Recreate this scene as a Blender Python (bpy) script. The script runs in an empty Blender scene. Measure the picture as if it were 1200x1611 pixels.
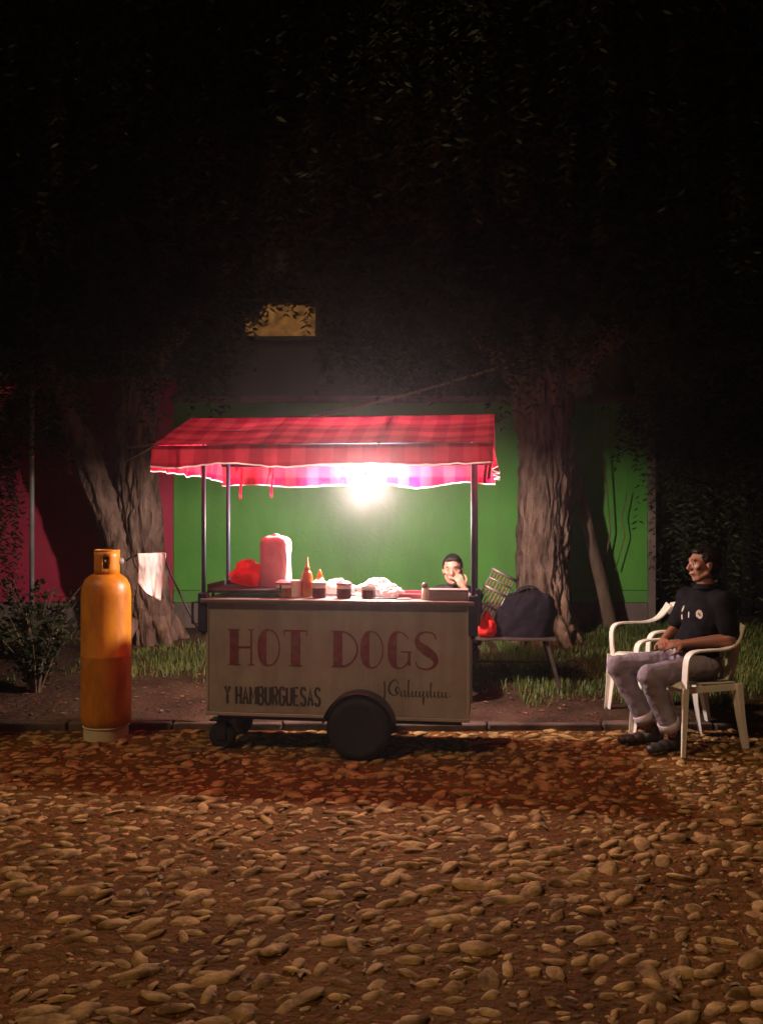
import bpy, math, random
import numpy as np
from mathutils import Vector, Matrix, noise
R = math.radians
random.seed(7); np.random.seed(7)
SC = bpy.context.scene
COL = SC.collection

# ------------------------------------------------------------------ camera, sky, light
CAM_H = 1.56
cam = bpy.data.cameras.new('camera')
cam.sensor_fit = 'VERTICAL'; cam.sensor_height = 24.0; cam.lens = 21.6
cam.clip_start = 0.05; cam.clip_end = 400
cam_o = bpy.data.objects.new('camera', cam); COL.objects.link(cam_o)
cam_o.location = (0, 0, CAM_H); cam_o.rotation_euler = (R(90), 0, 0)
SC.camera = cam_o

SUN_EL, SUN_AZ = R(50), R(-38)          # glow of the town's street lighting, from behind and left of the viewer
world = bpy.data.worlds.new('World'); SC.world = world; world.use_nodes = True
wn = world.node_tree
bg = wn.nodes['Background']
sky = wn.nodes.new('ShaderNodeTexSky'); sky.sky_type = 'NISHITA'; sky.sun_disc = False
sky.sun_elevation = SUN_EL; sky.sun_rotation = R(180) + SUN_AZ
wn.links.new(sky.outputs[0], bg.inputs[0]); bg.inputs[1].default_value = 0.0006
sun = bpy.data.lights.new('sun', 'SUN'); sun.energy = .95; sun.angle = R(2.0); sun.color = (1.0, 0.65, 0.34)
sun_o = bpy.data.objects.new('sun', sun); COL.objects.link(sun_o)
d = Vector((math.cos(SUN_EL)*math.sin(-SUN_AZ), math.cos(SUN_EL)*math.cos(SUN_AZ), -math.sin(SUN_EL)))
sun_o.rotation_euler = d.to_track_quat('-Z', 'Y').to_euler()
SC.view_settings.view_transform = 'Standard'; SC.view_settings.look = 'None'
SC.view_settings.exposure = 0.0; SC.view_settings.gamma = 1.0
SC.cycles.use_denoising = True
SC.cycles.sample_clamp_indirect = 6.0

# ------------------------------------------------------------------ materials
def mat(name, col, rough=.7, var=.25, scale=6., bump=0., bscale=40., metal=0., coat=0., col2=None, sub=0., detail=4., spec=.5):
    m = bpy.data.materials.new(name); m.use_nodes = True
    nt = m.node_tree; b = nt.nodes['Principled BSDF']
    b.inputs['Roughness'].default_value = rough; b.inputs['Metallic'].default_value = metal; b.inputs['Specular IOR Level'].default_value = spec
    if coat: b.inputs['Coat Weight'].default_value = coat
    if sub:
        b.inputs['Subsurface Weight'].default_value = sub
        b.inputs['Subsurface Radius'].default_value = (.02, .008, .004)
    tc = nt.nodes.new('ShaderNodeNewGeometry')
    n = nt.nodes.new('ShaderNodeTexNoise'); n.inputs['Scale'].default_value = scale; n.inputs['Detail'].default_value = detail
    nt.links.new(tc.outputs['Position'], n.inputs['Vector'])
    cr = nt.nodes.new('ShaderNodeValToRGB'); nt.links.new(n.outputs[0], cr.inputs[0])
    c = np.array(col, float); c2 = np.array(col2, float) if col2 is not None else c*(1+var)
    c1 = c*(1-var) if col2 is None else c
    cr.color_ramp.elements[0].position = .3; cr.color_ramp.elements[1].position = .7
    cr.color_ramp.elements[0].color = (*np.clip(c1, 0, 1), 1); cr.color_ramp.elements[1].color = (*np.clip(c2, 0, 1), 1)
    nt.links.new(cr.outputs[0], b.inputs['Base Color'])
    if bump:
        n2 = nt.nodes.new('ShaderNodeTexNoise'); n2.inputs['Scale'].default_value = bscale; n2.inputs['Detail'].default_value = 5
        nt.links.new(tc.outputs['Position'], n2.inputs['Vector'])
        bp = nt.nodes.new('ShaderNodeBump'); bp.inputs['Strength'].default_value = 1.0; bp.inputs['Distance'].default_value = bump
        nt.links.new(n2.outputs[0], bp.inputs['Height']); nt.links.new(bp.outputs[0], b.inputs['Normal'])
    return m

def cloth_mat(name, col, col2, trans, period=.115, grain=True):
    """thin woven cloth: gingham of two reds from UVs in metres, some light comes through"""
    m = bpy.data.materials.new(name); m.use_nodes = True
    nt = m.node_tree; nt.nodes.remove(nt.nodes['Principled BSDF']); out = nt.nodes['Material Output']
    uv = nt.nodes.new('ShaderNodeUVMap')
    sp = nt.nodes.new('ShaderNodeSeparateXYZ'); nt.links.new(uv.outputs[0], sp.inputs[0])
    def stripe(sock):
        a = nt.nodes.new('ShaderNodeMath'); a.operation = 'DIVIDE'; a.inputs[1].default_value = period; nt.links.new(sock, a.inputs[0])
        f = nt.nodes.new('ShaderNodeMath'); f.operation = 'PINGPONG'; f.inputs[1].default_value = .5; nt.links.new(a.outputs[0], f.inputs[0])
        r = nt.nodes.new('ShaderNodeMapRange'); r.inputs[1].default_value = .22; r.inputs[2].default_value = .28; nt.links.new(f.outputs[0], r.inputs[0])
        return r.outputs[0]
    ad = nt.nodes.new('ShaderNodeMath'); ad.operation = 'ADD'; nt.links.new(stripe(sp.outputs[0]), ad.inputs[0]); nt.links.new(stripe(sp.outputs[1]), ad.inputs[1])
    hf = nt.nodes.new('ShaderNodeMath'); hf.operation = 'MULTIPLY'; hf.inputs[1].default_value = .5; nt.links.new(ad.outputs[0], hf.inputs[0])
    mx = nt.nodes.new('ShaderNodeMix'); mx.data_type = 'RGBA'; nt.links.new(hf.outputs[0], mx.inputs[0])
    mx.inputs[6].default_value = (*col, 1); mx.inputs[7].default_value = (*col2, 1)
    ge = nt.nodes.new('ShaderNodeNewGeometry'); nz = nt.nodes.new('ShaderNodeTexNoise'); nz.inputs['Scale'].default_value = 5; nz.inputs['Detail'].default_value = 6
    nt.links.new(ge.outputs['Position'], nz.inputs['Vector'])
    mr = nt.nodes.new('ShaderNodeMapRange'); mr.inputs[1].default_value = .25; mr.inputs[2].default_value = .75; mr.inputs[3].default_value = .62; mr.inputs[4].default_value = 1.15
    nt.links.new(nz.outputs[0], mr.inputs[0])
    ml = nt.nodes.new('ShaderNodeMix'); ml.data_type = 'RGBA'; ml.blend_type = 'MULTIPLY'; ml.inputs[0].default_value = 1
    nt.links.new(mx.outputs[2], ml.inputs[6]); nt.links.new(mr.outputs[0], ml.inputs[7])
    df = nt.nodes.new('ShaderNodeBsdfDiffuse'); tr = nt.nodes.new('ShaderNodeBsdfTranslucent')
    nt.links.new(ml.outputs[2], df.inputs[0])
    sc = nt.nodes.new('ShaderNodeMix'); sc.data_type = 'RGBA'; sc.blend_type = 'MULTIPLY'; sc.inputs[0].default_value = 1
    nt.links.new(ml.outputs[2], sc.inputs[6]); sc.inputs[7].default_value = (trans, trans, trans, 1)
    nt.links.new(sc.outputs[2], tr.inputs[0])
    ads = nt.nodes.new('ShaderNodeAddShader'); nt.links.new(df.outputs[0], ads.inputs[0]); nt.links.new(tr.outputs[0], ads.inputs[1])
    nt.links.new(ads.outputs[0], out.inputs[0])
    return m

def emit_mat(name, col, strength, noise_scale=None):
    m = bpy.data.materials.new(name); m.use_nodes = True
    nt = m.node_tree; nt.nodes.remove(nt.nodes['Principled BSDF'])
    e = nt.nodes.new('ShaderNodeEmission'); e.inputs[0].default_value = (*col, 1); e.inputs[1].default_value = strength
    if noise_scale:
        ge = nt.nodes.new('ShaderNodeNewGeometry'); nz = nt.nodes.new('ShaderNodeTexNoise'); nz.inputs['Scale'].default_value = noise_scale
        nt.links.new(ge.outputs['Position'], nz.inputs['Vector'])
        mr = nt.nodes.new('ShaderNodeMapRange'); mr.inputs[1].default_value = .3; mr.inputs[2].default_value = .7; mr.inputs[3].default_value = strength*.3; mr.inputs[4].default_value = strength*1.3
        nt.links.new(nz.outputs[0], mr.inputs[0]); nt.links.new(mr.outputs[0], e.inputs[1])
    nt.links.new(e.outputs[0], nt.nodes['Material Output'].inputs[0])
    return m

def leaf_mat(name, col, col2):
    m = mat(name, col, .55, col2=col2, scale=3., spec=.2)
    return m

M = {}
M['soil'] = mat('soil', (.072, .030, .006), .95, col2=(.15, .066, .014), scale=2.2, bump=.03, bscale=26, detail=8, spec=.12)
M['earth'] = mat('earth', (.040, .022, .014), .95, col2=(.10, .058, .038), scale=3., bump=.03, bscale=24, detail=8, spec=.12)
M['stone'] = mat('stone', (.10, .052, .018), .85, col2=(.50, .32, .135), scale=11, bump=.006, bscale=60, detail=2, spec=.12)
M['kerb'] = mat('kerb', (.06, .042, .032), .9, col2=(.15, .11, .09), scale=5, bump=.006, bscale=50, spec=.12)
M['grass'] = mat('grass', (.055, .10, .016), .6, col2=(.17, .20, .045), scale=2.5)
M['green'] = mat('green_paint', (.085, .38, .040), .75, col2=(.14, .50, .060), scale=1.3, bump=.003, bscale=25, detail=7)
M['green2'] = mat('green_band_paint', (.10, .34, .06), .8, col2=(.15, .43, .08), scale=2, bump=.003, bscale=25)
M['dado'] = mat('bare_plaster', (.16, .12, .10), .95, col2=(.30, .23, .19), scale=3, bump=.008, bscale=30)
M['pink'] = mat('pink_paint', (.55, .032, .085), .8, col2=(.68, .05, .12), scale=1.6, bump=.003, bscale=25, detail=7)
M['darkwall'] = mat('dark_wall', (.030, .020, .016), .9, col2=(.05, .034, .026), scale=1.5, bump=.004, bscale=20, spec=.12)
M['farwall'] = mat('far_wall', (.028, .020, .020), .9, col2=(.04, .03, .03), scale=1.)
M['gate'] = mat('gate_metal', (.012, .010, .010), .6, scale=3)
M['bark'] = mat('bark', (.10, .058, .042), .95, col2=(.40, .26, .20), scale=14, bump=.022, bscale=48, detail=6, spec=.12)
M['bark_dark'] = mat('bark_dark', (.10, .07, .05), .95, col2=(.26, .18, .12), scale=9, bump=.010, bscale=45, spec=.12)
M['leaf'] = leaf_mat('leaf', (.016, .022, .009), (.034, .042, .018))
M['leaf_dry'] = leaf_mat('leaf_olive', (.022, .018, .009), (.045, .034, .016))
M['panel'] = mat('white_sheet', (.29, .27, .245), .6, col2=(.36, .34, .31), scale=3.5, bump=.001, bscale=9, detail=8)
def weather(m, amount, dirt, sx=7., sz=.9):
    """rain streaks and grime with shapes of their own"""
    nt = m.node_tree; b = nt.nodes['Principled BSDF']; src = b.inputs['Base Color'].links[0].from_socket
    ge = nt.nodes.new('ShaderNodeNewGeometry'); mp = nt.nodes.new('ShaderNodeMapping'); mp.inputs['Scale'].default_value = (sx, sx, sz)
    nt.links.new(ge.outputs['Position'], mp.inputs['Vector'])
    nz = nt.nodes.new('ShaderNodeTexNoise'); nz.inputs['Scale'].default_value = 1.6; nz.inputs['Detail'].default_value = 8; nz.inputs['Roughness'].default_value = .65
    nt.links.new(mp.outputs[0], nz.inputs['Vector'])
    mr = nt.nodes.new('ShaderNodeMapRange'); mr.inputs[1].default_value = .45; mr.inputs[2].default_value = .72; mr.inputs[4].default_value = amount; nt.links.new(nz.outputs[0], mr.inputs[0])
    mx = nt.nodes.new('ShaderNodeMix'); mx.data_type = 'RGBA'; nt.links.new(mr.outputs[0], mx.inputs[0]); nt.links.new(src, mx.inputs[6]); mx.inputs[7].default_value = (*dirt, 1)
    nt.links.new(mx.outputs[2], b.inputs['Base Color'])
weather(M['panel'], .5, (.17, .15, .13)); weather(M['green'], .55, (.07, .22, .035), 2.2, .7); weather(M['pink'], .5, (.30, .03, .05), 2.2, .7); weather(M['dado'], .6, (.07, .055, .045), 3, 1.5)
def stretch(m, k):
    nt = m.node_tree
    for n in list(nt.nodes):
        if n.type == 'TEX_NOISE':
            l = n.inputs['Vector'].links[0]; mp = nt.nodes.new('ShaderNodeMapping'); mp.inputs['Scale'].default_value = (1, 1, k); nt.links.new(l.from_socket, mp.inputs['Vector']); nt.links.new(mp.outputs[0], n.inputs['Vector'])
for n_ in ('bark', 'bark_dark'): stretch(M[n_], .28)
weather(M['panel'], .3, (.15, .09, .06), 5, 5); weather(M['green'], .55, (.15, .40, .08), 1.1, 1.3); weather(M['pink'], .5, (.42, .06, .10), 1.2, 1.4)
M['trim'] = mat('aluminium_trim', (.42, .40, .37), .45, var=.12, metal=.3)
M['steel'] = mat('steel_top', (.24, .21, .20), .45, var=.12, scale=12, metal=.6)
M['post'] = mat('post_paint', (.035, .055, .10), .5, var=.2)
M['socket'] = mat('socket_paint', (.016, .017, .055), .5, var=.2)
M['rubber'] = mat('rubber', (.012, .011, .014), .8, var=.3, scale=20)
M['rim'] = mat('wheel_rim', (.11, .11, .14), .5, var=.3, metal=.3)
M['gingham'] = cloth_mat('red_gingham', (.42, .003, .042), (.68, .045, .085), .115, .17)
M['hem'] = cloth_mat('white_hem', (.85, .80, .76), (.85, .80, .76), .25)
M['redtext'] = mat('red_lettering', (.16, .012, .018), .6, var=.25, scale=14)
weather(M['redtext'], .6, (.22, .16, .14), 16, 16)
M['blacktext'] = mat('black_lettering', (.035, .033, .032), .6, var=.2, scale=14)
M['scripttext'] = mat('green_lettering', (.05, .052, .04), .6, var=.2, scale=14)
M['bulb'] = emit_mat('bulb_glow', (1.0, .82, .72), 2750)
M['plastic_white'] = mat('white_plastic', (.80, .77, .70), .4, var=.06, scale=5, bump=.0006, bscale=30)
M['plastic_dark'] = mat('dark_plastic', (.02, .02, .022), .4)
M['cyl'] = mat('orange_paint', (.52, .185, .006), .42, col2=(.68, .27, .012), scale=3, bump=.0015, bscale=22, detail=8)
weather(M['cyl'], .55, (.20, .06, .008), 9, 3)
M['cyl_foot'] = mat('pale_paint', (.55, .48, .30), .6, var=.2, scale=9)
M['brass'] = mat('brass', (.45, .30, .10), .4, metal=.8)
M['rag'] = cloth_mat('white_rag', (.78, .70, .66), (.80, .72, .68), .3)
M['iron'] = mat('black_iron', (.022, .02, .022), .5, var=.3, scale=20)
M['bag_red'] = cloth_mat('red_plastic_film', (.75, .03, .03), (.80, .05, .04), .5)
M['bag_pink'] = cloth_mat('rose_plastic_film', (.75, .05, .06), (.78, .07, .08), .4)
M['wrap'] = mat('white_wrap', (.80, .66, .62), .45, var=.08, scale=12, bump=.003, bscale=25)
M['paper'] = mat('paper', (.82, .78, .74), .7, var=.06)
M['mustard'] = mat('amber_plastic', (.62, .19, .008), .35, var=.1)
M['salsa'] = mat('dark_salsa', (.10, .012, .010), .3, var=.4, scale=60)
M['relish'] = mat('brown_relish', (.20, .09, .012), .35, var=.4, scale=60)
M['tray'] = mat('rose_tray', (.55, .16, .20), .4, var=.1)
M['greybox'] = mat('grey_box', (.24, .21, .21), .5, var=.12)
M['canvas'] = mat('dark_canvas', (.010, .007, .012), .85, var=.3, scale=20, bump=.006, bscale=14, spec=.12)
M['wood_dark'] = mat('dark_wood', (.05, .032, .022), .8, var=.3, scale=15)
M['rack'] = mat('rack_metal', (.22, .18, .165), .45, metal=.4)
M['wicker'] = mat('wicker', (.24, .10, .07), .8, var=.4, scale=40)
M['skin'] = mat('skin', (.30, .135, .085), .5, var=.10, scale=14, bump=.0008, bscale=140, sub=.15)
M['skin2'] = mat('skin_warm', (.46, .22, .16), .5, var=.10, scale=14, bump=.0008, bscale=140, sub=.15)
M['hair'] = mat('black_hair', (.010, .007, .006), .45, var=.4, scale=60, bump=.004, bscale=120, spec=.15)
M['lip'] = mat('lip', (.26, .085, .075), .45, var=.1)
M['eye'] = mat('eye_white', (.38, .33, .29), .25, var=.03)
M['iris'] = mat('iris', (.015, .009, .006), .2)
M['shirt'] = mat('black_cotton', (.006, .0055, .008), .85, var=.3, scale=20, bump=.006, bscale=18, spec=.12)
M['shirt2'] = mat('charcoal_cotton', (.025, .022, .026), .85, var=.3, scale=20, bump=.006, bscale=18, spec=.12)
M['jeans'] = mat('faded_denim', (.23, .20, .255), .85, col2=(.29, .26, .31), scale=6, bump=.008, bscale=22, spec=.12)
M['cuff'] = mat('denim_inside', (.50, .46, .50), .85, var=.1)
M['shoe'] = mat('shoe_leather', (.03, .024, .026), .5, var=.3)
M['badge'] = mat('pale_patch', (.62, .52, .44), .8, var=.15, scale=60)
M['rope'] = mat('rope', (.42, .28, .18), .9, var=.3, scale=60)
M['pole'] = mat('galvanised', (.30, .29, .28), .5, var=.2, metal=.3)
M['winglow'] = emit_mat('lit_curtain', (1.0, .42, .10), .17, 6.)

# ------------------------------------------------------------------ mesh helpers
class MB:
    def __init__(s): s.v = []; s.f = []; s.uv = []
    def add(s, vs, fs, uvs=None):
        o = len(s.v); s.v += [tuple(p) for p in vs]; s.f += [tuple(i+o for i in f) for f in fs]
        s.uv += list(uvs) if uvs is not None else [(0, 0)]*len(vs)
        return s
    def box(s, x0, x1, y0, y1, z0, z1):
        return s.add([(x0,y0,z0),(x1,y0,z0),(x1,y1,z0),(x0,y1,z0),(x0,y0,z1),(x1,y0,z1),(x1,y1,z1),(x0,y1,z1)],
                     [(0,3,2,1),(4,5,6,7),(0,1,5,4),(1,2,6,5),(2,3,7,6),(3,0,4,7)])
    def tube(s, pts, r, n=10, cap=True):
        pts = [Vector(p) for p in pts]; N = len(pts)
        rs = r if hasattr(r, '__len__') else [r]*N
        vs = []; fs = []
        t0 = (pts[1]-pts[0]).normalized(); ref = Vector((0,0,1)) if abs(t0.z) < .9 else Vector((1,0,0))
        for i, p in enumerate(pts):
            t = (pts[min(i+1,N-1)]-pts[max(i-1,0)]).normalized()
            a = t.cross(ref).normalized(); b = a.cross(t).normalized(); ref = b
            for k in range(n):
                an = 2*math.pi*k/n; vs.append(p + a*(rs[i]*math.cos(an)) + b*(rs[i]*math.sin(an)))
        for i in range(N-1):
            for k in range(n):
                k2 = (k+1) % n; fs.append((i*n+k, i*n+k2, (i+1)*n+k2, (i+1)*n+k))
        if cap: fs.append(tuple(range(n-1,-1,-1))); fs.append(tuple(range((N-1)*n, N*n)))
        return s.add(vs, fs)
    def sweep(s, pts, profile, scales=None, up=(0,0,1)):
        """closed 2-D profile (a, b) carried along pts; b axis follows up"""
        pts = [Vector(p) for p in pts]; N = len(pts); n = len(profile); up = Vector(up); vs = []; fs = []
        for i, p in enumerate(pts):
            t = (pts[min(i+1,N-1)]-pts[max(i-1,0)]).normalized()
            a = t.cross(up)
            a = a.normalized() if a.length > 1e-4 else Vector((1,0,0))
            b = a.cross(t).normalized(); k = scales[i] if scales else 1.
            for (pa, pb) in profile: vs.append(p + a*pa*k + b*pb*k)
        for i in range(N-1):
            for k in range(n):
                k2 = (k+1) % n; fs.append((i*n+k, i*n+k2, (i+1)*n+k2, (i+1)*n+k))
        fs.append(tuple(range(n-1,-1,-1))); fs.append(tuple(range((N-1)*n, N*n)))
        return s.add(vs, fs)
    def lathe(s, prof, c=(0,0,0), n=24, axis='z'):
        vs = []; fs = []; m = len(prof)
        for k in range(n):
            an = 2*math.pi*k/n; ca, sa = math.cos(an), math.sin(an)
            for (r, h) in prof:
                q = (r*ca, r*sa, h) if axis == 'z' else (r*ca, h, r*sa)
                vs.append((c[0]+q[0], c[1]+q[1], c[2]+q[2]))
        for k in range(n):
            k2 = (k+1) % n
            for i in range(m-1): fs.append((k*m+i, k2*m+i, k2*m+i+1, k*m+i+1))
        if prof[0][0] > 1e-5: fs.append(tuple(k*m for k in range(n-1,-1,-1)))
        if prof[-1][0] > 1e-5: fs.append(tuple(k*m+m-1 for k in range(n)))
        return s.add(vs, fs)
    def grid(s, fn, nu, nv, closed_u=False):
        vs = []; uvs = []; fs = []
        for j in range(nv+1):
            for i in range(nu+1):
                r = fn(i/nu, j/nv); vs.append(r[:3]); uvs.append(r[3:5] if len(r) >= 5 else (i/nu, j/nv))
        w = nu+1
        for j in range(nv):
            for i in range(nu): fs.append((j*w+i, j*w+i+1, (j+1)*w+i+1, (j+1)*w+i))
        return s.add(vs, fs, uvs)
    def ell(s, c, r, rot=None, nu=16, nv=10):
        vs = []; fs = []; c = Vector(c)
        rot = rot or Matrix.Identity(3)
        for j in range(1, nv):
            th = math.pi*j/nv
            for i in range(nu):
                ph = 2*math.pi*i/nu
                vs.append(c + rot @ Vector((r[0]*math.sin(th)*math.cos(ph), r[1]*math.sin(th)*math.sin(ph), r[2]*math.cos(th))))
        t = len(vs); vs.append(c + rot @ Vector((0,0,r[2]))); vs.append(c + rot @ Vector((0,0,-r[2])))
        for j in range(nv-2):
            for i in range(nu):
                i2 = (i+1) % nu; fs.append((j*nu+i, (j+1)*nu+i, (j+1)*nu+i2, j*nu+i2))
        for i in range(nu):
            i2 = (i+1) % nu; fs.append((t, i, i2)); fs.append((t+1, (nv-2)*nu+i2, (nv-2)*nu+i))
        return s.add(vs, fs)
    def cap(s, p, q, r1, r2, n=12):
        """tapered capsule"""
        p, q = Vector(p), Vector(q)
        s.ell(p, (r1,)*3, None, n, 8); s.ell(q, (r2,)*3, None, n, 8); s.tube([p, q], [r1, r2], n)
        return s
    def build(s, name, m, parent=None, smooth=False, bevel=0., solid=0., loc=None):
        me = bpy.data.meshes.new(name); me.from_pydata(s.v, [], s.f); me.update()
        if any(u != (0, 0) for u in s.uv):
            uvl = me.uv_layers.new(name='UVMap'); li = np.zeros(len(me.loops), np.int32); me.loops.foreach_get('vertex_index', li)
            uvl.data.foreach_set('uv', np.array(s.uv, np.float32)[li].ravel())
        me.materials.append(m)
        if smooth: me.polygons.foreach_set('use_smooth', [True]*len(me.polygons))
        o = bpy.data.objects.new(name, me); COL.objects.link(o)
        if parent: o.parent = parent
        if loc: o.location = loc
        if bevel:
            b = o.modifiers.new('bevel', 'BEVEL'); b.width = bevel; b.segments = 2; b.limit_method = 'ANGLE'
        if solid:
            b = o.modifiers.new('solid', 'SOLIDIFY'); b.thickness = solid; b.offset = 0
        return o

def remeshed(mb, name, m, voxel, smooth_it, parent=None, disp=0., dscale=20., factor=.5):
    """one continuous skin round all shapes of mb"""
    me = bpy.data.meshes.new(name); me.from_pydata(mb.v, [], mb.f)
    o = bpy.data.objects.new(name, me); COL.objects.link(o)
    r = o.modifiers.new('r', 'REMESH'); r.mode = 'VOXEL'; r.voxel_size = voxel
    if smooth_it:
        q = o.modifiers.new('s', 'SMOOTH'); q.factor = factor; q.iterations = smooth_it
    dg = bpy.context.evaluated_depsgraph_get()
    nm = bpy.data.meshes.new_from_object(o.evaluated_get(dg))
    o.modifiers.clear(); o.data = nm; nm.name = name; bpy.data.meshes.remove(me)
    if disp:
        nm.update()
        for v in nm.vertices:
            v.co += v.normal * (disp*noise.noise(v.co*dscale) + .5*disp*noise.noise(v.co*dscale*2.3))
    nm.materials.clear(); nm.materials.append(m)
    nm.polygons.foreach_set('use_smooth', [True]*len(nm.polygons))
    if parent: o.parent = parent
    return o

def tag(o, label=None, cat=None, group=None, kind=None):
    if label: o['label'] = label
    if cat: o['category'] = cat
    if group: o['group'] = group
    if kind: o['kind'] = kind
    return o
def thing(name, label, cat, loc=(0,0,0), rz=0., group=None):
    o = bpy.data.objects.new(name, None); COL.objects.link(o); o.location = loc; o.rotation_euler = (0, 0, rz)
    o.empty_display_size = .1
    return tag(o, label, cat, group)
def copy_tree(o, parent=None):
    c = o.copy(); COL.objects.link(c); c.parent = parent
    for ch in list(o.children): copy_tree(ch, c)
    return c

# ------------------------------------------------------------------ terrain
KERB_Y = 6.62
def gz(x, y):
    """height of the ground"""
    n = .012*noise.noise(Vector((x*.9, y*.9, 0))) + .006*noise.noise(Vector((x*3.1, y*3.1, 4)))
    if y < KERB_Y: return n
    t = min(max((y-KERB_Y)/3.1, 0), 1)
    return n*2 + .05 + .29*t

def ground_sheet(name, x0, x1, y0, y1, step, m, far=False):
    nx, ny = int((x1-x0)/step), int((y1-y0)/step)
    return MB().grid(lambda a, b: (x0+(x1-x0)*a, y0+(y1-y0)*b, gz(x0+(x1-x0)*a, y0+(y1-y0)*b)), nx, ny).build(name, m, smooth=True)
road = ground_sheet('road', -7, 7, -3, KERB_Y-.001, .07, M['soil']); tag(road, kind='structure')
verge = ground_sheet('verge', -7, 7, KERB_Y, 10.6, .09, M['earth']); tag(verge, kind='structure')
terr = MB().grid(lambda a, b: (-40+80*a, -20+80*b, -.12), 4, 4).build('ground', M['earth']); tag(terr, kind='structure')

# cobbles set in the earth of the road
def stone_mesh(seed):
    import bmesh
    rnd = random.Random(seed); bm = bmesh.new()
    bmesh.ops.create_icosphere(bm, subdivisions=2, radius=1.)
    el = 1.1+rnd.random()*1.0; fl = .24+rnd.random()*.24
    cuts = [(Vector((rnd.gauss(0,1), rnd.gauss(0,1), rnd.gauss(.5,.6))).normalized(), rnd.uniform(.55, .85)) for _ in range(5)]
    for v in bm.verts:
        p = v.co.copy(); k = 1 + .30*noise.noise(p*1.2+Vector((seed*3.7,0,0))) + .16*noise.noise(p*3.1+Vector((0,seed*1.9,0)))
        for (n_, d_) in cuts:
            h = p.dot(n_)
            if h > d_: p = p - n_*(h-d_)*.8
        v.co = Vector((p.x*el*k, p.y*k*.8, p.z*fl*k))
    bmesh.ops.delete(bm, geom=[f for f in bm.faces if f.calc_center_median().z < -.28], context='FACES')
    me = bpy.data.meshes.new('stone'); bm.to_mesh(me); bm.free()
    me.materials.append(M['stone']); me.polygons.foreach_set('use_smooth', [True]*len(me.polygons))
    return me
stones = [stone_mesh(s) for s in range(14)]
places = []
rnd = random.Random(3); pitch = .086; row = 0; y = 1.3
while y < KERB_Y-.08:
    x = -5.2 + (row % 2)*pitch*.5
    while x < 5.2:
        if abs(x) < .55*y+1.2 and rnd.random() < .93:
            px = x + rnd.uniform(-.024, .024) - .25*((y-1.3) % .45); py = y + rnd.uniform(-.024, .024)
            r = rnd.choice([.016, .020, .025, .028, .031, .034, .038, .044, .050]) * rnd.uniform(.8, 1.15)
            places.append((px, py, r, rnd.gauss(R(28), R(34)), rnd.uniform(-.25, .25), rnd.uniform(-.3, .3), rnd.randrange(14), rnd.uniform(-.006, .002)))
        x += pitch*rnd.uniform(.85, 1.2)
    y += pitch*.92; row += 1
def inview(p):
    d = p[1]; return d > 2.62 and abs(p[0]) < d*.42
order = sorted([i for i, p in enumerate(places) if inview(p)], key=lambda i: -places[i][2]/places[i][1])
big = set(order[:300])
SV = []; SF = []; SO = 0
for i, p in enumerate(places):
    mtx = Matrix.Translation((p[0], p[1], gz(p[0], p[1])+p[7])) @ Matrix.Rotation(p[3], 4, 'Z') @ Matrix.Rotation(p[4], 4, 'Y') @ Matrix.Rotation(p[5], 4, 'X') @ Matrix.Scale(p[2], 4)
    me = stones[p[6]]
    if i in big:
        o = bpy.data.objects.new('stone', me); COL.objects.link(o); o.matrix_world = mtx; o.parent = road
    else:
        co = np.zeros(len(me.vertices)*3); me.vertices.foreach_get('co', co); co = co.reshape(-1, 3)
        A = np.array(mtx); SV.append(co @ A[:3,:3].T + A[:3,3])
        SF += [tuple(k+SO for k in q.vertices) for q in me.polygons]; SO += len(co)
prng = np.random.default_rng(77)
for _ in range(5200):
    yy = 1.4 + 5.15*prng.random()**.8; xx = prng.uniform(-1, 1)*(.5*yy+.8); me = stones[int(prng.integers(14))]; r = prng.uniform(.003, .011)
    co = np.zeros(len(me.vertices)*3); me.vertices.foreach_get('co', co); co = co.reshape(-1, 3)[:]
    a = prng.uniform(0, 6.28); ca, sa = math.cos(a), math.sin(a)
    SV.append(np.stack([xx+r*(co[:,0]*ca-co[:,1]*sa), yy+r*(co[:,0]*sa+co[:,1]*ca), gz(xx, yy)+r*co[:,2]*1.5], 1))
    SF += [tuple(k+SO for k in q.vertices) for q in me.polygons]; SO += len(co)
me = bpy.data.meshes.new('cobbles'); me.from_pydata(np.concatenate(SV).tolist(), [], SF); me.materials.append(M['stone'])
me.polygons.foreach_set('use_smooth', [True]*len(me.polygons))
o = bpy.data.objects.new('cobbles', me); COL.objects.link(o); o.parent = road; o['kind'] = 'stuff'

# kerb of cast blocks
kerb = bpy.data.objects.new('kerb', None); COL.objects.link(kerb); kerb['kind'] = 'structure'
x = -6.
while x < 6.:
    L = .78 + random.uniform(-.06, .06); hz = random.uniform(-.008, .008); dy = random.uniform(-.01, .01)
    k = MB().box(x+.006, x+L-.006, KERB_Y-.05+dy, KERB_Y+.07+dy, -.06, .054+hz).build('kerb_stone', M['kerb'], kerb, bevel=.012)
    x += L

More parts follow.
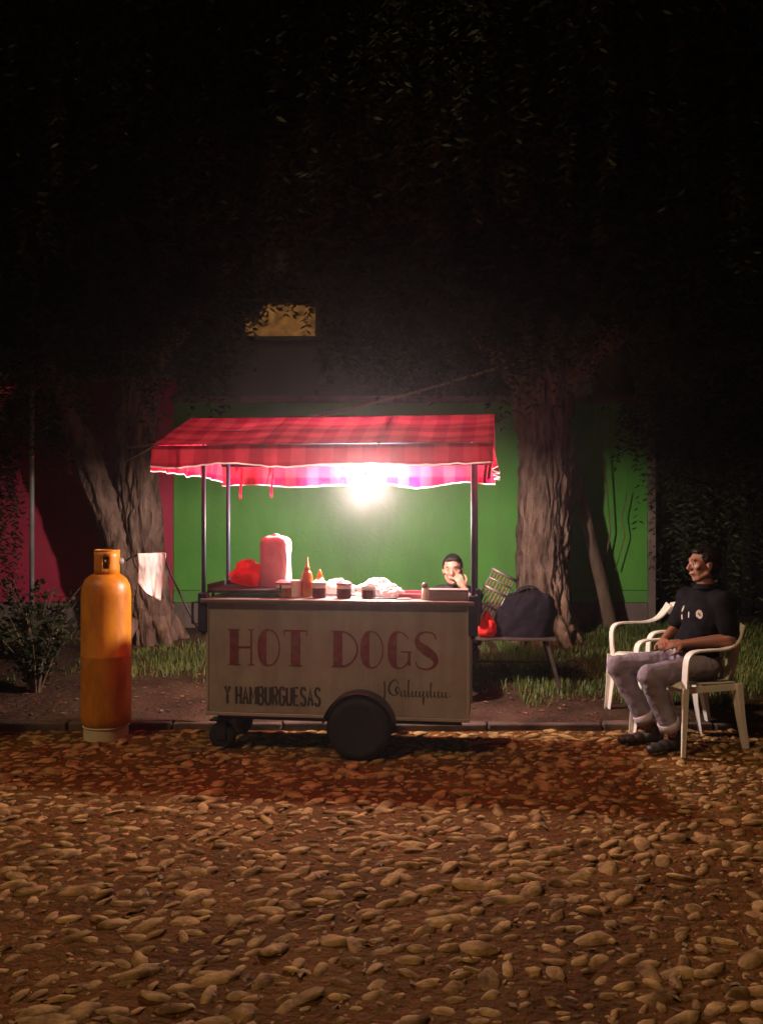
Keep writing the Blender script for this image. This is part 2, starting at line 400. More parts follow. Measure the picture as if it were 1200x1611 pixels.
# grass of the verge
def grass(n, seed):
    rng = np.random.default_rng(seed); V = []; F = []; k = 0; tries = 0
    while k < n and tries < n*12:
        tries += 1
        x = rng.uniform(-4.6, 4.6); y = rng.uniform(7.0, 9.7)
        dens = noise.noise(Vector((x*.9, y*.9, 11))) + .35*noise.noise(Vector((x*3, y*3, 2)))
        dens += .55 if x > 1.1 else (-.05 if x < -1.2 else -.25)
        dens -= max(0, 7.45-y)*1.6
        if dens < rng.uniform(-.1, .45): continue
        h = rng.uniform(.03, .075)*(1+.5*max(dens, 0)); a = rng.uniform(0, 6.283); w = rng.uniform(.003, .006); ln = rng.uniform(.01, .05)
        z = gz(x, y); dx, dy = math.cos(a), math.sin(a); o_ = len(V)
        V += [(x-dy*w, y+dx*w, z-.005), (x+dy*w, y-dx*w, z-.005), (x+dy*w*.7+dx*ln*.4, y-dx*w*.7+dy*ln*.4, z+h*.6), (x-dy*w*.7+dx*ln*.4, y+dx*w*.7+dy*ln*.4, z+h*.6), (x+dx*ln, y+dy*ln, z+h)]
        F += [(o_, o_+1, o_+2, o_+3), (o_+3, o_+2, o_+4)]; k += 1
    me = bpy.data.meshes.new('grass'); me.from_pydata(V, [], F); me.materials.append(M['grass'])
    o = bpy.data.objects.new('grass', me); COL.objects.link(o)
    return o
tag(grass(26000, 5), 'short patchy green grass on the verge below the wall', 'grass', kind='stuff')

V = []; lr = np.random.default_rng(91)
for _ in range(2600):
    yy = lr.uniform(6.75, 9.7) if lr.random() < .75 else lr.uniform(2.4, 6.5); xx = lr.uniform(-.5, .5)*yy*1.05; a = lr.uniform(0, 6.28); s_ = lr.uniform(.012, .030); z = gz(xx, yy)+lr.uniform(.004, .014)
    dx, dy = math.cos(a), math.sin(a); t1, t2 = lr.uniform(-.006, .010, 2)
    V += [(xx, yy, z), (xx+dx*s_-dy*s_*.4, yy+dy*s_+dx*s_*.4, z+t1), (xx+dx*s_*2, yy+dy*s_*2, z+.003), (xx+dx*s_+dy*s_*.4, yy+dy*s_-dx*s_*.4, z+t2)]
V = np.array(V); lme = bpy.data.meshes.new('fallen_leaves'); lme.from_pydata(V.tolist(), [], [(4*k, 4*k+1, 4*k+2, 4*k+3) for k in range(len(V)//4)])
lme.materials.append(mat('dry_leaf', (.09, .045, .015), .8, col2=(.26, .15, .06), scale=8)); lo = bpy.data.objects.new('fallen_leaves', lme); COL.objects.link(lo)
tag(lo, 'scattered dry fallen leaves on the verge and the road', 'leaves', kind='stuff')

# ------------------------------------------------------------------ walls and far buildings
WY = 9.78
wall = thing('green_wall', 'green painted street wall with bare plaster foot behind the food cart', 'wall', (0, WY, 0))
MB().box(-2.205, 2.82, 0, .22, .73, 2.72).build('painted_face', M['green'], wall, bevel=.006)
MB().box(-2.205, 2.82, -.006, .22, .60, .726).build('painted_band', M['green2'], wall, bevel=.004)
MB().box(-2.205, 2.82, -.022, .22, -.1, .597).build('plaster_foot', M['dado'], wall, bevel=.01)
MB().box(-2.23, 2.86, -.04, .26, 2.722, 2.79).build('coping', M['dado'], wall, bevel=.012)
MB().box(2.822, 2.90, -.03, .25, -.1, 2.72).build('end_strip', M['dado'], wall, bevel=.006)
wall2 = thing('pink_wall', 'deep pink street wall behind the leaning tree and gas cylinder', 'wall', (0, WY, 0))
MB().box(-7, -2.209, .012, .23, .60, 2.95).build('painted_face', M['pink'], wall2, bevel=.006)
MB().box(-7, -2.209, -.012, .23, -.1, .597).build('plaster_foot', M['dado'], wall2, bevel=.01)
MB().box(-7, -2.235, -.03, .27, 2.952, 3.02).build('coping', M['dado'], wall2, bevel=.012)
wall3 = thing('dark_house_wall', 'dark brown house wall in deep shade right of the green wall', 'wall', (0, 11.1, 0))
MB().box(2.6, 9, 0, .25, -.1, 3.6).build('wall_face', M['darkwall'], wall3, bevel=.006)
gt = MB()
gate = MB().box(3.35, 4.6, -.05, -.002, .32, 2.5).build('gate_leaf', M['gate'], wall3, bevel=.004)
for k in range(7): MB().box(3.38+.172*k, 3.38+.172*k+.03, -.08, -.052, .36, 2.46).build('bar', M['gate'], gate)
house = thing('far_house', 'dark house beyond the wall with one warm lit window', 'house', (0, 17, 0))
wx0, wx1, wz0, wz1 = -2.52, -1.22, 4.80, 5.42
hb = MB()
hb.box(-7, wx0, 0, .3, -.1, 7).box(wx1, 4, 0, .3, -.1, 7).box(wx0, wx1, 0, .3, -.1, wz0).box(wx0, wx1, 0, .3, wz1, 7)
hb.build('wall', M['farwall'], house)
MB().box(-7.3, 4.3, -.4, 6, 7.002, 7.2).build('roof', M['farwall'], house)
win = MB().box(wx0-.05, wx1+.05, -.05, -.002, wz0-.08, wz0-.002).build('window', M['farwall'], house)
MB().grid(lambda a, b: (wx0+(wx1-wx0)*a, .16+.03*math.sin(a*30), wz0+(wz1-wz0)*b), 40, 2).build('curtain', M['winglow'], win)

# ------------------------------------------------------------------ trees
def trunk_mesh(paths, seed=0, amp=.075, nseg=110):
    """paths: list of (points, radii); bark in deep wandering furrows"""
    mb = MB()
    for (pts, rs) in paths:
        pts = [Vector(p) for p in pts]; P = []; Rr = []
        for i in range(len(pts)-1):
            p0 = pts[max(i-1,0)]; p1 = pts[i]; p2 = pts[i+1]; p3 = pts[min(i+2,len(pts)-1)]
            L = (p2-p1).length; ns = max(4, int(L/.028))
            for k in range(ns):
                t = k/ns; t2 = t*t; t3 = t2*t
                P.append(.5*((2*p1)+(-p0+p2)*t+(2*p0-5*p1+4*p2-p3)*t2+(-p0+3*p1-3*p2+p3)*t3)); Rr.append(rs[i]*(1-t)+rs[i+1]*t)
        P.append(pts[-1]); Rr.append(rs[-1])
        n = nseg if rs[0] > .15 else 20
        o = len(mb.v); ref = Vector((1,0,0)); N = len(P)
        vs = []; fs = []; s = 0
        for i, p in enumerate(P):
            t = (P[min(i+1,N-1)]-P[max(i-1,0)]).normalized(); a = (ref - t*ref.dot(t)).normalized(); b = t.cross(a); ref = a
            if i: s += (P[i]-P[i-1]).length
            for k in range(n):
                an = 2*math.pi*k/n; r = Rr[i]
                w = noise.noise(Vector((math.cos(an)*1.6, math.sin(an)*1.6, s*.7+seed)))*1.2
                q = Vector((math.cos(an+w*.35)*5.2, math.sin(an+w*.35)*5.2, s*1.7+seed*5))
                f = abs(noise.noise(q)); f2 = abs(noise.noise(q*2.3+Vector((0,0,s*1.0))))
                lump = noise.noise(Vector((math.cos(an)*.9, math.sin(an)*.9, s*.9+seed*2)))
                rr = r*(1+.16*lump) + amp*min(1, r/.2)*(min(f*3.6, 1)-.75) + .4*amp*min(1, r/.2)*(min(f2*3, 1)-.6)
                vs.append(p + a*math.cos(an)*rr + b*math.sin(an)*rr)
        for i in range(N-1):
            for k in range(n):
                k2 = (k+1) % n; fs.append((i*n+k, i*n+k2, (i+1)*n+k2, (i+1)*n+k))
        mb.add(vs, fs)
    return mb

def strands(blobs, per, seed, size=.05):
    """drooping sprays of narrow leaflets hung through ellipsoid blobs (cx,cy,cz,rx,ry,rz,len)"""
    rng = np.random.default_rng(seed); VS = []
    for (cx, cy, cz, rx, ry, rz, ln) in blobs:
        k = int(per*max(rx*ry*rz, .05)**(.55))
        q = rng.normal(size=(k, 3)); q /= np.linalg.norm(q, axis=1)[:, None]; q *= (rng.uniform(.25, 1, (k, 1)))**(1/2.2)
        p = np.array([cx, cy, cz]) + q*np.array([rx, ry, rz]); L = ln*rng.uniform(.4, 1.2, k)
        m = (L/.045).astype(int)+2; idx = np.repeat(np.arange(k), m*2)
        t = np.concatenate([np.repeat(np.arange(a)/a, 2) for a in m])[:, None]; Lr = L[idx][:, None]
        out = np.concatenate([q[:, :2]*rng.uniform(.1, .5, (k, 1)), np.zeros((k, 1))], axis=1)[idx]
        c = p[idx] + out*np.sin(t*1.4)*.5*Lr; c[:, 2:] -= t*Lr*(.4+.6*t)
        n = len(idx); a = rng.uniform(0, 6.283, n); s_ = (size*rng.uniform(.7, 1.4, n))[:, None]
        ax = np.stack([np.cos(a), np.sin(a), rng.uniform(-.9, -.1, n)], 1); ax /= np.linalg.norm(ax, axis=1)[:, None]
        sd = np.cross(ax, rng.normal(size=(n, 3))); sd /= np.linalg.norm(sd, axis=1)[:, None]+1e-6
        md = c+ax*s_*.7; VS.append(np.stack([c, md+sd*s_*.22, c+ax*s_*1.5, md-sd*s_*.22], 1).reshape(-1, 3))
    V = np.concatenate(VS); return V
def quad_mesh(name, V):
    me = bpy.data.meshes.new(name); n = len(V); f = n//4
    me.vertices.add(n); me.vertices.foreach_set('co', V.astype(np.float32).ravel())
    me.loops.add(n); me.loops.foreach_set('vertex_index', np.arange(n, dtype=np.int32))
    me.polygons.add(f); me.polygons.foreach_set('loop_start', np.arange(0, n, 4, dtype=np.int32))
    me.update(); return me
def crown(name, blobs, per, seed, m, parent, size=.05):
    me = quad_mesh(name, strands(blobs, per, seed, size)); me.materials.append(m)
    o = bpy.data.objects.new(name, me); COL.objects.link(o); o.parent = parent
    return o

TY = 9.25
tr = thing('street_tree', 'thick furrowed tree trunk right of the cart, beside the dark bag', 'tree', (1.62, TY, 0))
pr = [([(.06,0,.12),(.02,0,.5),(0,0,1.0),(.01,0,1.6),(.02,0,2.2),(-.02,-.05,3.0),(-.10,-.2,4.0)], [.34,.28,.25,.24,.25,.28,.2]),
      ([(-.02,-.05,2.6),(-.8,-.5,3.5),(-1.7,-.9,4.6)], [.15,.13,.06]), ([(.05,-.05,2.7),(.9,-.4,3.6),(1.7,-.6,4.8)], [.15,.12,.05]),
      ([(-.1,-.2,3.9),(.2,-.9,5.2),(.1,-1.3,6.3)], [.18,.12,.05])]
trunk_mesh(pr, 3).build('trunk', M['bark'], tr, smooth=True)
for a in (0.4, 1.5, 2.7, 3.9, 5.1):
    trunk_mesh([([(math.cos(a)*.22, math.sin(a)*.22, .52), (math.cos(a)*.38, math.sin(a)*.38, .34), (math.cos(a)*.52, math.sin(a)*.42, .20)], [.08,.06,.03])], a, .02).build('root', M['bark'], tr, smooth=True)
lean = trunk_mesh([([(.78,.30,.25),(.66,.30,.8),(.48,.28,1.5),(.25,.15,2.3),(.1,0,2.9)], [.075,.07,.065,.06,.06])], 8, .015).build('side_stem', M['bark_dark'], tr, smooth=True)
MB().tube([(.60,.42,.45),(.70,.42,.9),(.78,.42,1.35),(.74,.40,1.8),(.6,.3,2.6)], .008, 6).tube([(.95,.42,1.75),(.90,.42,1.5),(.93,.42,1.3),(.83,.42,.95)], .006, 6).build('twig', M['bark_dark'], tr)
crown('crown', [(-.2,-1.1,6.0,2.2,1.6,1.0,1.4),(-1.5,-1.6,5.2,1.3,1.2,.6,1.2),(1.7,-1.0,5.0,1.4,1.3,.7,1.3),(.3,-2.2,6.8,2.0,1.5,.8,1.2),(.2,-.6,4.4,1.2,.8,.5,.9),(-1.2,-.5,4.1,1.0,.7,.4,.8),(.0,-.9,4.0,1.9,.35,.55,1.1),(-.75,-1.0,3.9,.75,.3,.5,1.0),(1.6,-.8,3.9,.9,.3,.6,1.0),(-.9,-.95,4.6,.9,.5,.35,.6),(.1,-1.0,4.7,.9,.5,.4,.8),(1.1,-1.0,4.6,.9,.5,.4,.9),(-1.7,-1.0,4.9,.8,.5,.35,.5),(2.2,-1.0,4.6,.9,.5,.4,.9)], 520, 1, M['leaf'], tr)  # some blobs added to shade the trunks and upper wall
crown('shading_spray', [(-1.75,-1.0,4.75,.7,.5,.35,.5),(-.95,-.95,4.6,.8,.5,.4,.55),(-.1,-1.0,4.6,.8,.5,.4,.7),(.7,-1.0,4.6,.8,.5,.4,.8),(-2.6,-1.0,5.0,.7,.5,.35,.45)], 700, 71, M['leaf'], tr, .085)  # dense larger leaves added to keep the upper wall and trunk in shade
crown('dimming_spray', [(1.52,-.05,2.55,.42,.25,.35,1.2),(1.75,.0,2.2,.35,.22,.5,1.5),(1.9,-.2,3.2,.7,.5,.4,1.2),(1.15,-.1,2.7,.4,.3,.25,.6)], 520, 12, M['leaf'], tr, .045)  # hanging leaves added to dim the right end of the wall

tl = thing('leaning_tree', 'forked rough tree with a stem leaning left behind the gas cylinder', 'tree', (-2.33, TY-.05, 0))
pl = [([(.06,0,.10),(.02,0,.5),(-.04,0,1.0),(-.10,.02,1.6),(-.12,0,2.3),(0,-.1,3.2),(.2,-.3,4.4)], [.27,.23,.205,.19,.18,.18,.12]),
      ([(-.10,-.08,.75),(-.24,-.10,1.2),(-.42,-.10,1.7),(-.70,-.1,2.4),(-1.05,-.2,3.3),(-1.3,-.4,4.5)], [.12,.13,.125,.12,.11,.06]),
      ([(0,-.1,3.0),(.9,-.6,3.9),(1.5,-1.0,5.0)], [.13,.1,.05])]
trunk_mesh(pl, 9).build('trunk', M['bark'], tl, smooth=True)
for a in (0.1, 1.9, 3.0, 4.3, 5.5):
    trunk_mesh([([(math.cos(a)*.22, math.sin(a)*.22, .5), (math.cos(a)*.36, math.sin(a)*.36, .30), (math.cos(a)*.44, math.sin(a)*.36, .16)], [.07,.055,.03])], a+3, .02).build('root', M['bark'], tl, smooth=True)
crown('crown', [(-.2,-1.0,5.8,2.2,1.6,1.0,1.4),(-1.4,-1.3,5.0,1.4,1.2,.6,1.2),(1.5,-1.2,5.3,1.3,1.2,.7,1.2),(0,-2.2,6.8,2.2,1.5,.8,1.2),(-.4,-.4,4.2,1.3,.8,.5,.9),(-.6,-.8,3.8,1.5,.3,.6,1.1),(.45,-.8,4.0,.5,.3,.5,1.1),(-1.6,-.8,3.6,.8,.3,.6,1.0),(-.7,-.95,4.6,.9,.5,.4,.8),(.3,-1.0,4.7,.9,.5,.4,.7),(1.2,-1.0,4.8,.8,.5,.35,.5),(-1.7,-1.0,4.6,.9,.5,.4,.9),(.8,-.9,4.1,.5,.3,.3,.5)], 520, 2, M['leaf'], tl)  # includes blobs added to shade wall top and stems
crown('shading_spray', [(-1.9,-1.0,4.6,.8,.5,.4,.8),(-1.1,-.95,4.6,.8,.5,.4,.8),(-.3,-1.0,4.7,.8,.5,.4,.7),(.4,-1.0,4.8,.6,.5,.35,.5)], 700, 72, M['leaf'], tl, .085)  # the added shading layer continued over the leaning tree
crown('dimming_spray', [(-1.75,.05,2.3,.35,.25,.5,1.5),(-2.0,-.1,2.1,.4,.3,.6,1.6),(-1.05,.0,2.65,.5,.3,.22,.6),(-2.4,-.2,2.3,.5,.4,.6,1.5)], 520, 22, M['leaf_dry'], tl, .045)  # hanging leaves added to darken the pink wall beyond its lit patch

def back_tree(x, y, h, seed, label):
    t = thing('tree', label, 'tree', (x, y, 0), group='dark trees beyond the wall')
    trunk_mesh([([(0,0,-.1),(.1,0,1.5),(0,.1,3),(.2,0,h*.8)], [.2,.17,.15,.06])], seed, .02).build('trunk', M['bark_dark'], t, smooth=True)
    crown('crown', [(0,0,h*.72,1.9,1.3,h*.2,1.3),(.9,-.4,h*.88,1.5,1.2,h*.14,1.2),(-1.0,-.3,h*.85,1.5,1.2,h*.16,1.2),(0,-.2,h*.55,1.7,1.1,.6,1.0)], 330, seed, M['leaf'], t, .07)
    return t
bt = back_tree(-3.6, 12.6, 7.5, 31, 'dark leafy tree beyond the pink wall, left of the lit window')
back_tree(.9, 12.8, 8.0, 32, 'dark leafy tree beyond the green wall, over the cart awning')
back_tree(4.6, 13.0, 7.6, 33, 'dark leafy tree behind the dark house wall at far right')
crown('far_spray', [(2.05,0,4.75,.40,.2,.16,.55),(2.62,0,4.70,.30,.2,.12,.32),(1.75,0,4.5,.2,.2,.2,.3)], 130, 81, M['leaf'], bt, .07)
# unseen tree, added so that its crown shades the left of the verge
ts = thing('added_shade_tree', 'unseen leafy tree added left of the road to shade the verge', 'tree', (-7.2, 3.7, 0))
trunk_mesh([([(0,0,-.1),(.05,0,1.4),(0,.1,2.8),(.3,.1,4.6)], [.22,.18,.16,.08])], 44, .02).build('trunk', M['bark_dark'], ts, smooth=True)
crown('crown', [(.3,.2,5.0,2.0,2.0,.9,1.2),(-.4,.6,5.8,1.8,1.6,.8,1.1),(.6,1.4,5.0,1.6,1.4,.8,1.2)], 520, 45, M['leaf'], ts, .075)

# dark shrubs at the left
def shrub(x, y, h, w, seed, label):
    t = thing('shrub', label, 'shrub', (x, y, gz(x, y)), group='dark shrubs along the left verge')
    rng = np.random.default_rng(seed); V = []; F = []; st = MB()
    for k in range(26):
        a = rng.uniform(0, 6.28); r = w*rng.uniform(.2, 1); hh = h*rng.uniform(.5, 1.1)
        pts = [(0.02*math.cos(a), .02*math.sin(a), -.02), (r*.4*math.cos(a), r*.4*math.sin(a), hh*.55), (r*math.cos(a), r*math.sin(a), hh)]
        st.tube(pts, [.008, .006, .003], 5)
        for j in range(34):
            tt = rng.uniform(.25, 1); c = np.array([r*tt**1.3*math.cos(a), r*tt**1.3*math.sin(a), hh*tt]) + rng.normal(size=3)*.03
            ax = rng.normal(size=3); ax[2] = abs(ax[2])*.4; ax /= np.linalg.norm(ax); sd = np.cross(ax, rng.normal(size=3)); sd /= np.linalg.norm(sd); s_ = rng.uniform(.03, .065)
            o = len(V); V += [tuple(c), tuple(c+ax*s_*.6+sd*s_*.33), tuple(c+ax*s_*1.3), tuple(c+ax*s_*.6-sd*s_*.33)]; F.append((o, o+1, o+2, o+3))
    st.build('stem', M['bark_dark'], t)
    me = bpy.data.meshes.new('foliage'); me.from_pydata(V, [], F); me.materials.append(M['leaf']); o = bpy.data.objects.new('foliage', me); COL.objects.link(o); o.parent = t
shrub(-2.75, 7.35, .62, .38, 51, 'low dark shrub directly left of the gas cylinder')
shrub(-3.35, 7.1, .85, .45, 52, 'taller dark shrub at the left edge below the thin pole')
shrub(-3.1, 8.3, .75, .45, 53, 'dark shrub at the foot of the pink wall')
pole = thing('thin_pole', 'slim grey metal pole standing at the far left by the pink wall', 'pole', (-3.22, 8.5, 0))
MB().tube([(0,0,.1),(0,0,4.6)], .022, 12).build('shaft', M['pole'], pole, smooth=True)
MB().lathe([(.022,4.6),(.03,4.6),(.03,4.66),(0,4.68)], n=12).build('finial', M['pole'], pole)

# ------------------------------------------------------------------ the food cart
CO = Vector((-.294, 5.89, 0)); CRZ = -math.atan2(.13, .9915)
def cw(u, v, z):
    c, s = math.cos(CRZ), math.sin(CRZ); return Vector((CO.x + u*c - v*s, CO.y + u*s + v*c, z))
cart = thing('food_cart', 'white hot dog cart with red checked awning and red lettering on cobbles', 'food cart', CO, CRZ)
CD = .58
front = MB().box(-.85, .85, 0, .018, .262, .972).build('front_panel', M['panel'], cart, bevel=.003)
MB().box(-.85, .85, CD-.018, CD, .262, .972).build('back_panel', M['panel'], cart, bevel=.003)
for s in (-1, 1):
    MB().box(min(s*.85, s*.832), max(s*.85, s*.832), .0185, CD-.0185, .262, .972).build('side_panel', M['panel'], cart, bevel=.003)
MB().box(-.83, .83, .02, CD-.02, .27, .29).build('floor_plate', M['iron'], cart)
MB().box(-.885, .885, -.035, CD+.03, .9725, 1.0).build('counter_top', M['steel'], cart, bevel=.006)
MB().box(.835, .853, -.006, -.0005, .25, .97).build('edge_trim', M['trim'], cart)
MB().box(-.853, -.835, -.006, -.0005, .25, .97).build('edge_trim', M['trim'], cart)
MB().box(-.855, .855, -.008, -.0005, .24, .262).build('bottom_rail', M['trim'], cart, bevel=.003)
MB().box(-.80, .80, .08, .12, .20, .2395).box(-.80, .80, CD-.12, CD-.08, .20, .2395).build('chassis_beam', M['iron'], cart)
rv = MB().lathe([(.0055,0),(.0045,-.0025),(0,-.0035)], n=8, axis='y').build('rivet', M['trim'], front).data
bpy.data.objects['rivet'].location = (-.844, -.0062, .30)
for (u, z) in [(-.844, .30+.125*k) for k in range(1, 6)] + [(.844, .30+.125*k) for k in range(6)]:
    o = bpy.data.objects.new('rivet', rv); COL.objects.link(o); o.parent = front; o.location = (u, -.0062, z)
def wheel(v0, sgn):
    w = MB().lathe([(.142,-.05),(.156,-.058),(.186,-.052),(.202,-.03),(.205,0),(.202,.03),(.186,.052),(.156,.058),(.142,.05)], n=40, axis='y').build('wheel', M['rubber'], cart, smooth=True, loc=(.165, v0, .205))
    MB().lathe([(.0,-.030*sgn),(.03,-.034*sgn),(.04,-.024*sgn),(.10,-.012*sgn),(.136,-.030*sgn),(.144,-.045*sgn),(.144,.03*sgn),(.0,.03*sgn)], n=32, axis='y').build('rim', M['rim'], w, smooth=False)
    for k in range(5):
        a = 2*math.pi*k/5; MB().lathe([(0,-.012),(.008,-.010),(.009,0)], c=(.055*math.cos(a), -.028*sgn, .055*math.sin(a)), n=8, axis='y').build('wheel_nut', M['iron'], w)
    return w
wheel(-.075, 1); wheel(CD+.075, -1)
MB().tube([(.165,-.06,.205),(.165,CD+.06,.205)], .018, 10).build('axle', M['iron'], cart)
# mudguard over the near wheel
MB().grid(lambda a, b: (.165+.224*math.cos(R(8+164*a)), -.15+.145*b, .205+.224*math.sin(R(8+164*a))), 24, 2).build('mudguard', M['iron'], cart, smooth=True, solid=.006)
for (u, v) in ((-.77, .09), (-.77, CD-.09)):
    sl = MB().lathe([(.045,-.026),(.075,-.028),(.088,-.018),(.09,0),(.088,.018),(.075,.028),(.045,.026)], n=26, axis='y').build('castor', M['rubber'], cart, smooth=True, loc=(u, v, .090))
    MB().lathe([(0,-.022),(.03,-.022),(.046,-.016),(.046,.016),(.03,.022),(0,.022)], n=18, axis='y').build('hub', M['rim'], sl)
    MB().box(-.03, .03, -.040, -.032, -.02, .10).box(-.03, .03, .032, .040, -.02, .10).box(-.075, .075, -.055, .055, .1005, .1095).build('fork', M['iron'], sl, bevel=.003)
PU = .875
for u in (-PU, PU):
    for v in (.015, .556):
        p = MB().tube([(u, v, .76), (u, v, 1.955)], .0145, 12).build('post', M['post'], cart, smooth=True)
        MB().box(u-.03, u+.03, v-.035, v+.035, .78, 1.035).build('socket', M['socket'], p, bevel=.008)
        if u < 0: MB().tube([(u-.03, v, .83), (u-.075, v, .83), (u-.075, v, .97), (u-.03, v, .97)], .009, 8).build('handle', M['socket'], p)
# awning frame and cloth
AU0, AU1, AV0, AV1, AVR = -1.05, 1.005, -.43, .98, .275
ZF, ZB, ZR = 1.966, 1.93, 2.20
fr = MB()
for (v, z) in ((AV0+.014, ZF-.003), (AV1-.014, ZB-.003), (AVR, ZR)): fr.tube([(AU0, v, z-.016), (AU1, v, z-.016)], .011, 8)
for u in (AU0+.01, -.36, .33, AU1-.01):
    fr.tube([(u, AV0, ZF-.016), (u, AVR, ZR-.016)], .009, 8).tube([(u, AVR, ZR-.016), (u, AV1, ZB-.016)], .009, 8)
for (v, z) in ((-.08, ZF+.130-.012), (.62, ZB+.135)): fr.tube([(AU0, v, z-.016), (AU1, v, z-.016)], .010, 8)
for u in (-PU, PU):
    fr.tube([(u, .015, 1.94), (u, .015, 2.085)], .010, 8).tube([(u, .556, 1.94), (u, .556, 2.085)], .010, 8)
fr.build('awning_frame', M['post'], cart, smooth=True)
SL1 = math.hypot(AVR-AV0, ZR-ZF); SL2 = math.hypot(AV1-AVR, ZB-ZR)
def roof_fn(a, b):
    u = AU0+(AU1-AU0)*a
    if b < .5: t = b*2; v = AV0+(AVR-AV0)*t; z = ZF+(ZR-ZF)*t; w = t*SL1
    else: t = (b-.5)*2; v = AVR+(AV1-AVR)*t; z = ZR+(ZB-ZR)*t; w = SL1+t*SL2
    bay = abs(math.sin(math.pi*((u-AU0)/.69))); sag = -.016*bay*abs(math.sin(math.pi*t*2))
    z += sag + (.006*noise.noise(Vector((u*7, v*7, 3))) + .012*noise.noise(Vector((u*2.2, v*3.5, 8))))*(1-abs(2*t-1)**6)
    return (u, v, z, u, w)
MB().grid(roof_fn, 90, 48).build('canopy', M['gingham'], cart, smooth=True)
def valance(name, p0, p1, ztop, drop, wave, seed, hemw=.009, n=90, nrm=(0,-1)):
    """cloth skirt from p0 to p1 with wavy lower edge and a pale hem"""
    L = math.hypot(p1[0]-p0[0], p1[1]-p0[1])
    def zdrop(s):
        return drop + wave*(.35*math.sin(s*8+seed) + .9*noise.noise(Vector((s*3.1, seed, 0)))*1.2) + .006*noise.noise(Vector((s*16, seed, 3)))
    def pos(a, t):
        s = a*L; rip = .022*t*math.sin(s*21+seed*2+1.5*noise.noise(Vector((s*2, seed, 5)))) + .012*t
        return (p0[0]+(p1[0]-p0[0])*a + nrm[0]*rip, p0[1]+(p1[1]-p0[1])*a + nrm[1]*rip, ztop - zdrop(s)*t, s + seed*.03, zdrop(s)*t + .02)
    o = MB().grid(lambda a, b: pos(a, b), n, 8).build(name, M['gingham'], cart, smooth=True)
    def hem(a, b):
        q = pos(a, 1.0); return (q[0]+nrm[0]*.0015, q[1]+nrm[1]*.0015, q[2]+.001-hemw*b, a*L, b)
    MB().grid(hem, n, 1).build('hem', M['hem'], o, smooth=True)
    return o
valance('front_valance', (AU0, AV0), (AU1, AV0), ZF-.004, .118, .016, 1.0)
valance('back_valance', (AU0, AV1), (AU1, AV1), ZB-.004, .160, .026, 2.2, nrm=(0, 1))
valance('side_valance', (AU0, AV0+.004), (AU0, AV1-.004), 1.945, .135, .028, 3.1, n=50, nrm=(-1, 0))
valance('side_valance', (AU1, AV0+.004), (AU1, AV1-.004), 1.945, .135, .022, 4.7, n=50, nrm=(1, 0))
for u in (AU0-.001, AU1+.001):
    MB().add([(u, AV0, ZF), (u, AV1, ZB), (u, AVR, ZR)], [(0, 1, 2)], [(0, 0), (1.4, 0), (.7, .25)]).build('gable_cloth', M['gingham'], cart)
for (u, v, z, L) in ((-.90, AV1-.012, ZB-.02, .25), (-.66, AV1-.012, ZB-.02, .24), (AU1-.045, AV0+.012, ZF-.03, .21), (AU1-.02, AV0+.016, ZF-.03, .185), (-.885, AV0+.012, ZF-.03, .12)):
    MB().grid(lambda a, b: (u-.009+.018*a+.006*math.sin(b*5), v+.006*math.sin(b*7+a), z-L*b, a*.02, b*L), 2, 10).build('tie', M['gingham'], cart, solid=.002)

# lettering ---------------------------------------------------------
class Ink:
    def __init__(s): s.mb = MB()
    def stroke(s, pts, ws, closed=False):
        """flat ribbon in the panel plane; pts (u, z), half widths ws"""
        N = len(pts); L = []; Rr = []
        for i, p in enumerate(pts):
            a = pts[(i-1) % N] if closed or i else p; b = pts[(i+1) % N] if closed or i < N-1 else p
            dx, dz = b[0]-a[0], b[1]-a[1]; l = math.hypot(dx, dz) or 1
            w = ws[i] if hasattr(ws, '__len__') else ws
            L.append((p[0]-dz/l*w, p[1]+dx/l*w)); Rr.append((p[0]+dz/l*w, p[1]-dx/l*w))
        vs = [(x, -.0012, z) for x, z in L] + [(x, -.0012, z) for x, z in Rr]
        fs = [((i+1) % N, i, N+i, N+(i+1) % N) for i in range(N if closed else N-1)]
        s.mb.add(vs, fs); return s
    def line(s, a, b, w): return s.stroke([a, b], w)
    def build(s, name, m):
        o = s.mb.build(name, m, front); b = o.modifiers.new('solid', 'SOLIDIFY'); b.thickness = .0012; b.offset = 0; return o
def curve(fn, n=40): return [fn(i/n) for i in range(n+1)]
H = .235; Z0 = .567; TH = .0065
